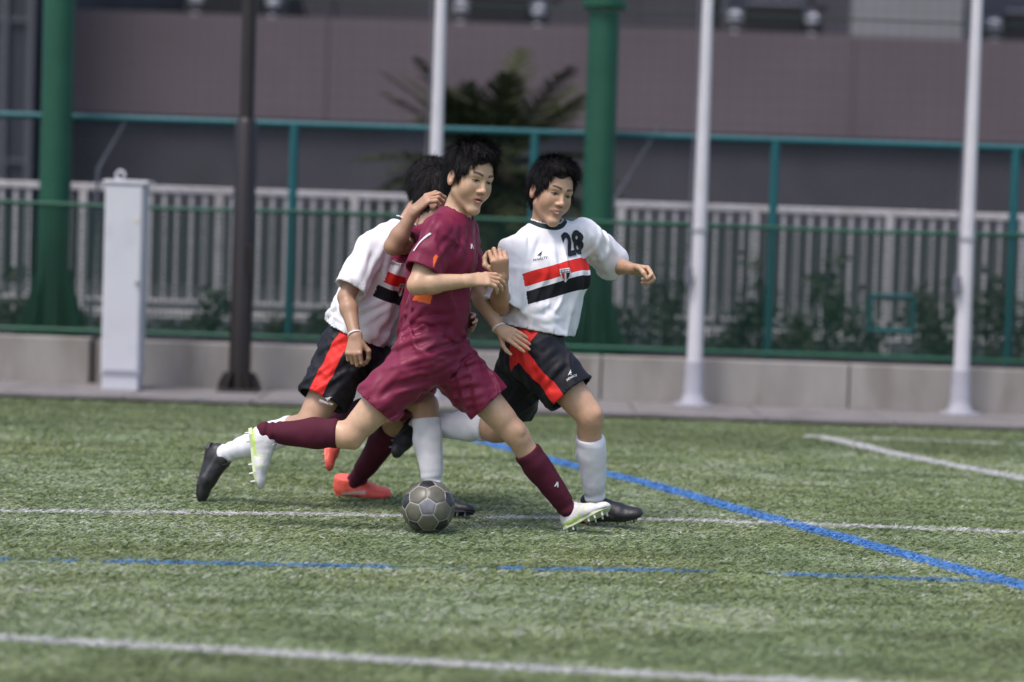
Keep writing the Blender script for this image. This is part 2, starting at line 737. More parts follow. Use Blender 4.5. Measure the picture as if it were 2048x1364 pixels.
# the artificial turf itself
def turf():
    n = 860000
    u = RNG.uniform(size=n)
    y0, y1 = 5.3, D_PAVE - 0.01
    e = -0.45
    y = (y0 ** e + u * (y1 ** e - y0 ** e)) ** (1 / e)
    x = RNG.uniform(-1, 1, n) * (y * 0.236 + 0.55)
    base = np.c_[x, y]
    keep = np.ones(n, bool)
    for P, w_ in LINES:
        for a, b in zip(P[:-1], P[1:]):
            t = (b - a) / np.linalg.norm(b - a)
            r = base - a
            s_ = r @ t
            o_ = np.abs(r @ np.array((-t[1], t[0])))
            hit = (s_ > 0) & (s_ < np.linalg.norm(b - a)) & (o_ < w_ * 0.5)
            keep &= ~(hit & (RNG.uniform(size=n) < 0.9))
    base = base[keep]
    n = len(base)
    z0 = np.zeros(n)
    lo = fbm(np.c_[base * np.array((0.55, 1.1)), z0 + 1.7], 3)
    mid = fbm(np.c_[base * np.array((2.2, 5.0)), z0 + 5.2], 3)
    fine = noise3(np.c_[base * np.array((7, 26)), z0 + 9.1]) + 0.8 * noise3(np.c_[base * np.array((20, 60)), z0 + 2.1])
    val = 1.0 + 0.38 * lo + 0.5 * mid + 0.28 * fine
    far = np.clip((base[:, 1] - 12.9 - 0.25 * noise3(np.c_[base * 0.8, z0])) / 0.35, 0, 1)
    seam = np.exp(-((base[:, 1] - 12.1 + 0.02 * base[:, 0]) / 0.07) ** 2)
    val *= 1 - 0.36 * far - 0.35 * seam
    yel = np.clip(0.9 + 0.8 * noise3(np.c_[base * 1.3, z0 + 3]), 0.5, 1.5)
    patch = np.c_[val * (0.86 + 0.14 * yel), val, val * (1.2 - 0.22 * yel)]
    pale_p = np.clip(0.10 + 0.55 * (lo * 0.8 + mid * 0.8 + 0.45 * fine), 0.01, 0.55) * (1 - 0.75 * far)  # share of pale blades: glossy flecks put into the fibre colour
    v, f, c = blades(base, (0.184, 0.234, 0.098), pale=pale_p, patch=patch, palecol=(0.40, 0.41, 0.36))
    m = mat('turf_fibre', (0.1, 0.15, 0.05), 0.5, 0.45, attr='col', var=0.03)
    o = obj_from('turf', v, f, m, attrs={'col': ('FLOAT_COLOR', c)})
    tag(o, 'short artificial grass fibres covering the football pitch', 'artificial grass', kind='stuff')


turf()

# ------------------------------------------------------------------ concrete wall
m_conc = mat('wall_concrete', (0.285, 0.265, 0.24), 0.85, var=0.14, scale=5, detail=8, bump=0.25, bscale=80,
             stretch=(1, 1, 0.35), dirt=(0.20, 0.18, 0.155), dirt_scale=3.0)
wall = empty('concrete_wall', (0, D_WALL, 0))
tag(wall, 'low grey concrete wall under the green netting behind the pitch', 'wall')
sW = S(D_WALL)
edges = [180 - 497 * 2, 180 - 497, 180, 706, 1203, 1700, 2197, 2694]
zt = 0.365
for a, b in zip(edges[:-1], edges[1:]):
    x0 = at(a, 740, D_WALL)[0] + (0.05 if a == 180 else 0.007)
    x1 = at(b, 740, D_WALL)[0] - 0.007
    MB().box((x0, D_WALL, 0.0), (x1, D_WALL + 0.15, zt + (0.008 if a < 180 else 0)), 0.008).build('wall_panel', m_conc, wall)
xa, xb = at(edges[0], 740, D_WALL)[0], at(edges[-1], 740, D_WALL)[0]
MB().box((xa, D_WALL + 0.03, 0.0), (xb, D_WALL + 0.12, zt - 0.02)).build('joint_filler', mat('joint_dark', (0.06, 0.055, 0.05), 0.9), wall)


# ------------------------------------------------------------------ green netting on the wall
def px_x(px, py, d):
    return at(px, py, d)[0]


m_green = mat('green_paint', (0.010, 0.078, 0.043), 0.5, 0.4, var=0.12, scale=6)
m_dgreen = mat('green_net', (0.006, 0.036, 0.021), 0.6, 0.3, var=0.1)
m_teal = mat('teal_paint', (0.010, 0.105, 0.118), 0.5, 0.4, var=0.1, scale=8)
DG = 16.98
net = empty('green_net_fence', (0, DG, Z_ST))
tag(net, 'green safety netting strung on dark green rails above the wall', 'netting')
X0, X1 = -6.6, 6.6


def rail(name, z, r, d, m, parent, x0=X0, x1=X1, sag=0.0, tilt=0.0):
    pts = [(x, d, z + tilt * x - sag * math.sin(math.pi * (x - x0) / (x1 - x0) * 5) ** 2) for x in np.linspace(x0, x1, 21 if sag else 2)]
    return MB().tube(pts, r, 8).build(name, m, parent, smooth=True)


rail('bottom_rail', 0.415, 0.020, DG, m_green, net)
rail('rail', 1.39, 0.017, DG, m_green, net, sag=0.012)
nw = MB()
for z in np.arange(0.45, 1.38, 0.04):
    nw.tube([(X0, DG, z), (X1, DG, z)], 0.0054, 3, cap=False)
for x in np.arange(X0, X1, 0.04):
    nw.tube([(x, DG, 0.42), (x, DG, 1.38)], 0.0054, 3, cap=False)
for z in np.arange(1.48, 4.6, 0.1):
    nw.tube([(X0, DG, z), (X1, DG, z)], 0.0009, 3, cap=False)
for x in np.arange(X0, X1, 0.1):
    nw.tube([(x, DG, 1.38), (x, DG, 4.6)], 0.0009, 3, cap=False)
o = nw.build('netting', m_dgreen, net)
o['kind'] = 'stuff'
MB().tube([(X0, DG, 3.03), (X1, DG, 2.99)], 0.006, 5).build('wire_rope', m_dgreen, net)

# teal mesh fence
DT = 17.6
tf = empty('teal_mesh_fence', (0, DT, Z_ST))
tag(tf, 'teal mesh fence with tubular posts behind the green netting', 'fence')
rail('top_rail', 2.09, 0.028, DT, m_teal, tf)
for k in range(-3, 6):
    px = 585 + 481 * k
    p = at(px, 400, DT)
    if abs(p[0]) < 6.7:
        MB().tube([(p[0], DT + 0.0, Z_ST), (p[0], DT, 2.085)], 0.036, 10).build('post', m_teal, tf, smooth=True)
cl = MB()
stepc = 0.11
for x in np.arange(X0 - 1.7, X1, stepc):
    for sg in (1, -1):
        xa_, za_, xb_, zb_ = x, 0.42, x + 1.65, 2.07
        if sg < 0:
            za_, zb_ = zb_, za_
        cl.tube([(xa_, DT + 0.03 * 0, za_), (xb_, DT, zb_)], 0.0009, 3, cap=False)
o = cl.build('chain_mesh', mat('teal_wire', (0.012, 0.06, 0.065), 0.6), tf)
o['kind'] = 'stuff'
# small square teal frame low in the fence
p0 = at(1742, 592, 17.56)
p1 = at(1824, 664, 17.56)
fr = empty('square_teal_frame', (p0[0], 17.56, Z_ST))
tag(fr, 'small square teal tube frame fixed low on the teal mesh fence at right', 'frame')
c4 = [(p0[0], 17.56, p1[2]), (p1[0], 17.56, p1[2]), (p1[0], 17.56, p0[2]), (p0[0], 17.56, p0[2])]
for a, b in zip(c4, c4[1:] + c4[:1]):
    MB().tube([a, b], 0.024, 8).build('bar', m_teal, fr, smooth=True)

# ------------------------------------------------------------------ poles
DP = 17.25


def green_pole(px, py, label, collar_py=None, r=0.122):
    b = at(px, py, DP)
    g = empty('net_pole', (b[0], DP, Z_ST))
    tag(g, label, 'pole', 'thick green net poles')
    MB().tube([(b[0], DP, Z_ST), (b[0], DP, 7.5)], r, 24).build('shaft', m_green, g, smooth=True)
    MB().tube([(b[0], DP, Z_ST), (b[0], DP, Z_ST + 0.03)], 0.3, 24).build('base_plate', m_green, g, smooth=False)
    for k in range(8):
        a = math.pi / 4 * k + 0.3
        c_, s_ = math.cos(a), math.sin(a)
        pts = [(r * 0.98, 0.03), (0.27, 0.03), (0.26, 0.07), (r * 0.98, 0.55)]
        vs = []
        for off in (-0.006, 0.006):
            for rr, zz in pts:
                vs.append((b[0] + c_ * rr - s_ * off, DP + s_ * rr + c_ * off, Z_ST + zz))
        MB().add(vs, [(0, 1, 2, 3), (7, 6, 5, 4), (0, 4, 5, 1), (1, 5, 6, 2), (2, 6, 7, 3), (3, 7, 4, 0)]).build('gusset', m_green, g)
    if collar_py:
        z = at(px, collar_py, DP)[2]
        MB().tube([(b[0], DP, z - 0.03), (b[0], DP, z + 0.03)], r * 1.45, 24).build('collar', m_green, g)
    return g


green_pole(103, 690, 'thick green net pole at the far left with flared ribbed foot')
green_pole(1186, 700, 'thick green net pole in the middle behind player number 28', 8)
m_stay = mat('galvanised_stay', (0.14, 0.145, 0.17), 0.5, 0.5, var=0.1)
for (a, b, lab) in (((1228, 402), (1330, 235), 'thin grey stay slanting up right of the middle green pole'),
                    ((196, 340), (262, 225), 'thin grey stay slanting up right of the left green pole')):
    st = MB().tube([at(*a, 17.9), at(*b, 17.9)], [0.016, 0.008], 6).build('stay_pole', m_stay, loc=at(*a, 17.9), smooth=True)
    tag(st, lab, 'stay')
    # foot of the stay
    p = at(*a, 17.9)
    MB().tube([(p[0] - 0.02, 17.9, Z_ST), p], 0.014, 6).build('foot', m_stay, st)

m_pole = mat('white_pole_paint', (0.58, 0.56, 0.585), 0.35, 0.5, var=0.05, scale=8)
m_polebase = mat('pole_base_metal', (0.36, 0.355, 0.39), 0.45, 0.5, var=0.08)
m_rope = mat('halyard_rope', (0.13, 0.13, 0.16), 0.8, var=0.1)
DF = 16.5


def flag_pole(px, py, label):
    b = ground(px, py, 0.03)
    x, y = b[0], DF
    x = at(px, py, DF)[0]
    g = empty('flag_pole', (x, y, 0.03))
    tag(g, label, 'flag pole', 'white flag poles along the wall')
    MB().tube([(x, y, 0.33), (x, y, 3.0), (x, y, 9.0)], [0.060, 0.042, 0.03], 20).build('shaft', m_pole, g, smooth=True)
    MB().tube([(x, y, 0.03), (x, y, 0.10), (x, y, 0.13), (x, y, 0.36)], [0.108, 0.080, 0.075, 0.071], 20).build('base_sleeve', m_polebase, g, smooth=True)
    MB().tube([(x, y, 0.03), (x, y, 0.045)], 0.15, 20).build('base_plate', m_polebase, g)
    zz = np.linspace(0.9, 7.5, 26)
    MB().tube([(x - 0.062 + 0.012 * math.sin(3.1 * z) - 0.004 * z, y - 0.045, z) for z in zz], 0.006, 5).build('halyard', m_rope, g)
    MB().tube([(x - 0.05, y - 0.055, 1.0), (x - 0.05, y - 0.085, 1.0)], 0.012, 6).build('cleat', m_polebase, g)
    MB().box((x - 0.105, y - 0.10, 0.94), (x - 0.05, y - 0.07, 1.07), 0.006).build('cleat_bar', m_rope, g)
    MB().tube([(x, y, 1.335), (x, y, 1.365)], 0.064, 16).build('band', m_polebase, g)
    return g


flag_pole(857, 797, 'white flag pole partly hidden behind the leading maroon player')
flag_pole(1386, 812, 'white flag pole right of player number 28')
flag_pole(1919, 834, 'white flag pole nearest the right edge')

m_brown = mat('brown_paint', (0.017, 0.0115, 0.0105), 0.4, 0.45, var=0.15, scale=7)
bx = at(478, 787, 16.4)[0]
g = empty('lamp_post', (bx, 16.4, 0.03))
tag(g, 'dark brown lamp post with gusseted foot left of the players', 'lamp post')
MB().tube([(bx, 16.4, 0.03), (bx, 16.4, 2.02), (bx, 16.4, 2.06)], [0.083, 0.083, 0.06], 20).build('lower_sleeve', m_brown, g, smooth=True)
MB().tube([(bx, 16.4, 2.0), (bx, 16.4, 9.0)], [0.056, 0.05], 20).build('shaft', m_brown, g, smooth=True)
MB().box((bx - 0.15, 16.25, 0.03), (bx + 0.15, 16.55, 0.05), 0.003).build('base_plate', m_brown, g)
for k in range(6):
    a = math.pi / 3 * k
    c_, s_ = math.cos(a), math.sin(a)
    vs = []
    for off in (-0.008, 0.008):
        for rr, zz in ((0.08, 0.05), (0.165, 0.05), (0.15, 0.11), (0.115, 0.17), (0.08, 0.175)):
            vs.append((bx + c_ * rr - s_ * off, 16.4 + s_ * rr + c_ * off, zz))
    MB().add(vs, [(0, 1, 2, 3, 4), (9, 8, 7, 6, 5)] + [(i, i + 5, (i + 1) % 5 + 5, (i + 1) % 5) for i in range(5)]).build('gusset', m_brown, g)
MB().box((bx + 0.05, 16.30, 0.9), (bx + 0.075, 16.325, 1.12), 0.004).build('cover_plate', m_brown, g)

# ------------------------------------------------------------------ grey control cabinet
m_cab = mat('cabinet_paint', (0.56, 0.555, 0.585), 0.45, 0.4, var=0.05, scale=3, dirt=(0.45, 0.45, 0.48), dirt_scale=2)
DC = 16.1
xl, xr = at(197, 786, DC)[0], at(272, 786, DC)[0]
xl += 0.012
xr += 0.02
g = empty('control_cabinet', ((xl + xr) / 2, DC, 0.03))
tag(g, 'tall narrow pale grey metal cabinet standing left of the lamp post', 'cabinet')
ztop = at(245, 360, DC)[2]
MB().box((xl, DC, 0.14), (xr, DC + 0.24, ztop - 0.03), 0.006).build('housing', m_cab, g)
MB().box((xl + 0.012, DC - 0.012, 0.17), (xr - 0.012, DC - 0.001, ztop - 0.05), 0.004).build('door', m_cab, g)
MB().box((xl - 0.012, DC - 0.02, ztop - 0.029), (xr + 0.035, DC + 0.27, ztop), 0.006).build('lid', m_cab, g)
MB().box((xl + 0.006, DC + 0.01, 0.03), (xr - 0.012, DC + 0.23, 0.139), 0.003).build('plinth', m_cab, g)
cx = at(241, 350, DC + 0.1)[0]
ring = [(cx + 0.03 * math.cos(a), DC + 0.1, ztop + 0.034 + 0.036 * math.sin(a)) for a in np.linspace(0, 2 * math.pi, 15)]
MB().tube(ring, 0.011, 6).build('lifting_eye', m_cab, g, smooth=True)
lp = at(277, 440, DC)
MB().box((lp[0] - 0.035, DC - 0.016, lp[2] - 0.012), (lp[0] + 0.012, DC - 0.0125, lp[2] + 0.010)).build('sticker', mat('sticker', (0.62, 0.58, 0.45), 0.6), g)
MB().tube([(xr - 0.03, DC - 0.03, 0.82), (xr - 0.03, DC - 0.013, 0.82)], 0.014, 10).build('lock', mat('lock_metal', (0.2, 0.2, 0.2), 0.4), g)

# ------------------------------------------------------------------ white railing behind
m_rail = mat('railing_white', (0.46, 0.435, 0.44), 0.5, 0.4, var=0.1, scale=6, dirt=(0.40, 0.36, 0.34), dirt_scale=5)
DR = 19.0


def railing(px0, px1, posts, label, ytop=1.565, ybot=0.60):
    x0, x1 = at(px0, 500, DR)[0], at(px1, 500, DR)[0]
    g = empty('white_railing', ((x0 + x1) / 2, DR, Z_ST))
    tag(g, label, 'railing')
    MB().box((x0, DR - 0.03, ytop - 0.03), (x1, DR + 0.03, ytop + 0.03), 0.008).build('top_rail', m_rail, g)
    MB().box((x0, DR - 0.018, ybot - 0.02), (x1, DR + 0.018, ybot + 0.02), 0.004).build('bottom_rail', m_rail, g)
    pxs = [at(p, 500, DR)[0] for p in posts]
    for x in pxs:
        MB().box((x - 0.036, DR - 0.035, Z_ST), (x + 0.036, DR + 0.035, ytop - 0.031), 0.006).build('post', m_rail, g)
    proto = None
    step = 27.0 / S(DR)
    x = pxs[0] - 40 * step
    while x < x1 - 0.05:
        if x > x0 + 0.03 and min(abs(x - q) for q in pxs) > 0.05:
            if proto is None:
                proto = MB().box((x - 0.0145, DR - 0.014, ybot + 0.02), (x + 0.0145, DR + 0.014, ytop - 0.03)).build('picket', m_rail, g)
                px_ = x
            else:
                o = proto.copy()
                COL.objects.link(o)
                o.location = (x - px_, 0, 0)
        x += step
    return g


railing(-460, 832, [-376, -105, 165, 437, 707], 'white picket railing on the left behind cabinet and lamp post')
railing(1222, 2500, [1240, 1508, 1777, 2046, 2315], 'white picket railing on the right behind the netting')

# white kerb beyond the railing, in blocks
kerb = empty('street_kerb', (0, 22.0, Z_ST))
tag(kerb, 'whitish street kerb seen low through the railing', 'kerb')
m_kerb = mat('kerb_white', (0.46, 0.44, 0.43), 0.7, var=0.2, scale=3, dirt=(0.2, 0.19, 0.18), dirt_scale=2)
for k in range(-9, 10):
    MB().box((k * 0.8 + 0.01, 22.0, Z_ST - 0.02), (k * 0.8 + 0.79, 22.14, Z_ST + 0.085), 0.01).build('kerb_block', m_kerb, kerb)


# ------------------------------------------------------------------ shrubs and palm
def leaf_cloud(center, radii, n, size, seed, clumps=6):
    r = np.random.default_rng(seed)
    cc = r.normal(0, 0.42, (clumps, 3)) * radii
    cc[:, 2] = np.abs(cc[:, 2]) * r.choice((1, -0.4), clumps)
    k = r.integers(0, clumps, n)
    p = center + cc[k] + r.normal(0, 0.26, (n, 3)) * radii
    a = r.normal(size=(n, 3))
    a /= np.linalg.norm(a, axis=1)[:, None]
    b = np.cross(a, r.normal(size=(n, 3)))
    b /= np.linalg.norm(b, axis=1)[:, None]
    L = size * r.uniform(0.6, 1.4, n)
    v = np.empty((n, 4, 3))
    v[:, 0] = p
    v[:, 1] = p + a * (L * 0.5)[:, None] + b * (L * 0.28)[:, None]
    v[:, 2] = p + a * L[:, None]
    v[:, 3] = p + a * (L * 0.5)[:, None] - b * (L * 0.28)[:, None]
    v[:, :, 2] = np.maximum(v[:, :, 2], Z_ST + 0.01)
    return v.reshape(-1, 3), np.arange(n * 4).reshape(n, 4)


m_leaf = mat('shrub_leaf', (0.020, 0.036, 0.014), 0.55, 0.4, var=0.5, scale=12)
m_leaf2 = mat('shrub_leaf_olive', (0.032, 0.038, 0.016), 0.55, 0.4, var=0.5, scale=12)
m_stem = mat('shrub_stem', (0.05, 0.035, 0.025), 0.8)
SHR = [(35, 560, 0.30, 'bushy shrub left of the thick green pole at far left'),
       (158, 600, 0.20, 'shrub between the left green pole and the grey cabinet'),
       (425, 590, 0.22, 'low shrub just left of the brown lamp post'),
       (560, 640, 0.2, 'low shrub right of the brown lamp post'),
       (655, 630, 0.2, 'low shrub behind the trailing player in white'),
       (1262, 560, 0.26, 'shrub right of the middle green pole'),
       (1335, 520, 0.22, 'leggy shrub left of the flag pole right of player 28'),
       (1470, 600, 0.2, 'low shrub right of the flag pole right of player 28'),
       (1525, 530, 0.2, 'shrub with raised tuft beside a teal post'),
       (1590, 590, 0.18, 'thin shrub right of the teal post'),
       (1655, 500, 0.17, 'tall thin shrub halfway between the two right flag poles'),
       (1722, 590, 0.24, 'dark shrub left of the small teal frame'),
       (1850, 520, 0.27, 'tall dark shrub right of the small teal frame'),
       (1880, 590, 0.2, 'shrub directly left of the rightmost flag pole'),
       (1985, 540, 0.22, 'shrub right of the rightmost flag pole'),
       (2040, 600, 0.2, 'shrub at the right edge behind the netting')]
for i, (px, py, rx, lab) in enumerate(SHR):
    d = 18.15 + 0.35 * math.sin(i * 2.3)
    top = at(px, py, d)
    h = top[2] - Z_ST
    g = empty('shrub', (top[0], d, Z_ST))
    tag(g, lab, 'shrub', 'shrubs along the fence')
    v, f = leaf_cloud(np.array((top[0], d, Z_ST + h * 0.42)), np.array((rx, 0.16, h * 0.55)), 190 + int(h * 260), 0.062, 50 + i, 7)
    obj_from('foliage', v, f, m_leaf if i % 3 else m_leaf2, g)
    for k in range(4):
        q = np.array((top[0] + random.uniform(-rx, rx) * 0.6, d + random.uniform(-0.08, 0.08), Z_ST + h * random.uniform(0.6, 1.0)))
        MB().tube([(top[0] + random.uniform(-0.04, 0.04), d, Z_ST), (q + np.array((top[0], d, Z_ST))) / 2 + 0.02, q], [0.009, 0.007, 0.003], 5).build('stem', m_stem, g)

# low growth under the fence, one uncountable mass
rg = np.random.default_rng(77)
ng = 6000
gx = rg.uniform(-6.4, 6.4, ng)
keepg = noise3(np.c_[gx * 1.7, np.zeros(ng), np.zeros(ng) + 4.4]) + rg.normal(0, 0.12, ng) > -0.12
gx = gx[keepg]
ng = len(gx)
hgt = 0.05 + 0.13 * np.clip(noise3(np.c_[gx * 2.6, np.zeros(ng), np.zeros(ng) + 8.8]) + 0.4, 0, 1.2)
gp = np.c_[gx, rg.uniform(17.75, 18.7, ng), Z_ST + rg.uniform(0.0, 1.0, ng) ** 0.8 * hgt]
ga = rg.normal(size=(ng, 3))
ga /= np.linalg.norm(ga, axis=1)[:, None]
gb_ = np.cross(ga, rg.normal(size=(ng, 3)))
gb_ /= np.linalg.norm(gb_, axis=1)[:, None]
gl = rg.uniform(0.03, 0.075, ng)[:, None]
gv = np.stack([gp, gp + ga * gl * 0.5 + gb_ * gl * 0.28, gp + ga * gl, gp + ga * gl * 0.5 - gb_ * gl * 0.28], 1).reshape(-1, 3)
gv[:, 2] = np.maximum(gv[:, 2], Z_ST + 0.005)
o = obj_from('ground_cover', gv, np.arange(ng * 4).reshape(ng, 4), m_leaf)
tag(o, 'low dark leafy ground cover along the foot of the fence', 'ground cover', kind='stuff')

m_palm = mat('palm_leaf', (0.036, 0.042, 0.018), 0.85, 0.08, var=0.4, scale=6)
m_palmt = mat('palm_trunk', (0.075, 0.048, 0.030), 0.9, var=0.4, scale=14, bump=0.8, bscale=40, stretch=(1, 1, 0.3))
DPM = 20.6
pc = at(985, 345, DPM)
palm = empty('palm_tree', (pc[0], DPM, Z_ST))
tag(palm, 'dark bushy palm with brown trunk behind the two leading players', 'palm')
MB().tube([(pc[0], DPM, Z_ST), (pc[0] + 0.02, DPM, 0.9), (pc[0], DPM, pc[2] - 0.1), (pc[0], DPM, pc[2] + 0.15)], [0.30, 0.26, 0.27, 0.12], 14).build('trunk', m_palmt, palm, smooth=True)
rp = np.random.default_rng(5)
for k in range(16):    # dead leaf bases on the trunk
    a = rp.uniform(0, 2 * math.pi)
    z = rp.uniform(0.7, pc[2] - 0.1)
    d_ = np.array((math.cos(a), math.sin(a), 0))
    b0 = np.array((pc[0], DPM, z)) + d_ * 0.24
    MB().tube([b0, b0 + d_ * 0.1 + (0, 0, 0.12), b0 + d_ * 0.22 + (0, 0, 0.17)], [0.03, 0.022, 0.008], 5).build('leaf_base', m_palmt, palm)
for k in range(100):
    a = k * 2.39996 + rp.uniform(-0.2, 0.2)
    el = rp.uniform(-0.6, 1.15)
    L = rp.uniform(1.0, 1.65)
    d_ = np.array((math.cos(a) * math.cos(el), math.sin(a) * math.cos(el), math.sin(el)))
    side = unit(np.cross(d_, (0, 0, 1.0)))
    pts = []
    for t in np.linspace(0, 1, 8):
        pts.append(np.array((pc[0], DPM, pc[2])) + d_ * L * t + np.array((0, 0, -0.26 * t * t * L * (1.1 - 0.5 * math.sin(el)))))
    fr_ = MB().tube(pts, [0.016 - 0.013 * t for t in np.linspace(0, 1, 8)], 4)
    for j in range(26):
        t = 0.22 + 0.78 * j / 25
        q = t * 7
        i0 = min(int(q), 6)
        p = pts[i0] + (pts[i0 + 1] - pts[i0]) * (q - i0)
        ll = 0.30 * math.sin(math.pi * (0.12 + 0.82 * t)) + 0.04
        tg = unit(pts[i0 + 1] - pts[i0])
        for sg in (1, -1):
            o_ = unit(side * sg + tg * 0.9 + np.array((0, 0, rp.uniform(-0.35, 0.15)))) * ll
            w_ = tg * 0.018
            fr_.add([p - w_, p + w_, p + o_ * 0.6 + w_ * 0.8 , p + o_], [(0, 1, 2, 3)])
    fr_.build('frond', m_palm, palm)

# ------------------------------------------------------------------ car park building behind
DB = 36.0
m_mauve = mat('parapet_render', (0.116, 0.091, 0.099), 0.85, var=0.08, scale=1.2, detail=6, dirt=(0.098, 0.077, 0.084), dirt_scale=0.6)
m_dark = mat('lower_wall', (0.060, 0.055, 0.063), 0.9, var=0.12, scale=1.5, dirt=(0.050, 0.047, 0.053), dirt_scale=0.7)
m_deep = mat('deck_wall', (0.060, 0.055, 0.063), 0.9, var=0.1, scale=1.0)
m_pillar = mat('pillar_render', (0.20, 0.195, 0.20), 0.85, var=0.06, scale=1.0)
zb, ztp = 3.08, 4.76
bl = at(128, 150, DB)[0]
br = 14.0
cp = empty('car_park_building', (0, DB, Z_ST))
tag(cp, 'mauve rendered car park building with a long plain parapet behind the street', 'building')
nseg = 5
for k in range(nseg):
    x0 = bl + (br - bl) * k / nseg
    x1 = bl + (br - bl) * (k + 1) / nseg
    MB().box((x0 + 0.006, DB, zb), (x1 - 0.006, DB + 0.22, ztp), 0.01).build('parapet_panel', m_mauve, cp)
MB().box((bl, DB + 0.05, zb + 0.02), (br, DB + 0.2, ztp - 0.02)).build('parapet_core', m_deep, cp)
MB().box((bl, DB + 0.16, Z_ST - 0.05), (br, DB + 0.4, zb + 0.018)).build('lower_wall', m_dark, cp)
MB().box((bl, DB + 0.221, 3.95), (br, DB + 13, 4.46)).build('deck', m_deep, cp)
MB().box((bl, DB + 13, 4.25), (br, DB + 13.3, 9.5)).build('back_wall', m_deep, cp)
MB().box((bl - 0.2, DB + 0.3, Z_ST), (bl, DB + 13, 9.5)).build('side_wall', m_dark, cp)
xa, xb = at(1706, 40, DB + 0.7)[0], at(1926, 40, DB + 0.7)[0]
MB().box((xa, DB + 0.6, 4.25), (xb, DB + 1.0, 9.5), 0.02).build('pillar', m_pillar, cp)
for px in (640, 1250):
    xq = at(px, 40, DB + 8)[0]
    MB().box((xq - 0.3, DB + 7.7, 4.25), (xq + 0.3, DB + 8.3, 9.5), 0.02).build('column', m_deep, cp)

# dark block beside it, at the left edge
m_blk = mat('dark_block', (0.022, 0.023, 0.032), 0.5, 0.5, var=0.2, scale=1.0)
m_mul = mat('mullion', (0.085, 0.085, 0.10), 0.5, var=0.1)
blk = empty('dark_glazed_block', (bl - 3, 34, Z_ST))
tag(blk, 'dark glazed block with pale mullions at the left edge behind the green pole', 'building')
MB().box((bl - 9, 34.6, Z_ST - 0.05), (bl - 0.25, 37, 9.5)).build('glass_wall', m_blk, blk)
for px in (-160, -80, 8, 60, 112):
    xq = at(px, 100, 34.5)[0]
    MB().box((xq - 0.045, 34.5, Z_ST), (xq + 0.045, 34.598, 9.5)).build('mullion', m_mul, blk)
for z in (2.2, 4.4, 6.6):
    MB().box((bl - 9, 34.53, z), (bl - 0.25, 34.597, z + 0.06)).build('transom', m_mul, blk)

# ------------------------------------------------------------------ cars on the deck
m_tyre = mat('tyre', (0.02, 0.02, 0.02), 0.8)
m_hub = mat('wheel_rim', (0.3, 0.3, 0.32), 0.4, metallic=0.6)
m_cglass = mat('car_glass', (0.012, 0.012, 0.015), 0.35, 0.2, var=0.02)
m_lampc = mat('lamp_cluster', (0.46, 0.46, 0.50), 0.2, 0.6, var=0.6, scale=9, dirt=(0.08, 0.08, 0.09), dirt_scale=7)
m_grille = mat('grille', (0.012, 0.011, 0.012), 0.5, 0.3)
m_chrome = mat('chrome_trim', (0.5, 0.5, 0.54), 0.25, metallic=0.7, var=0.1)


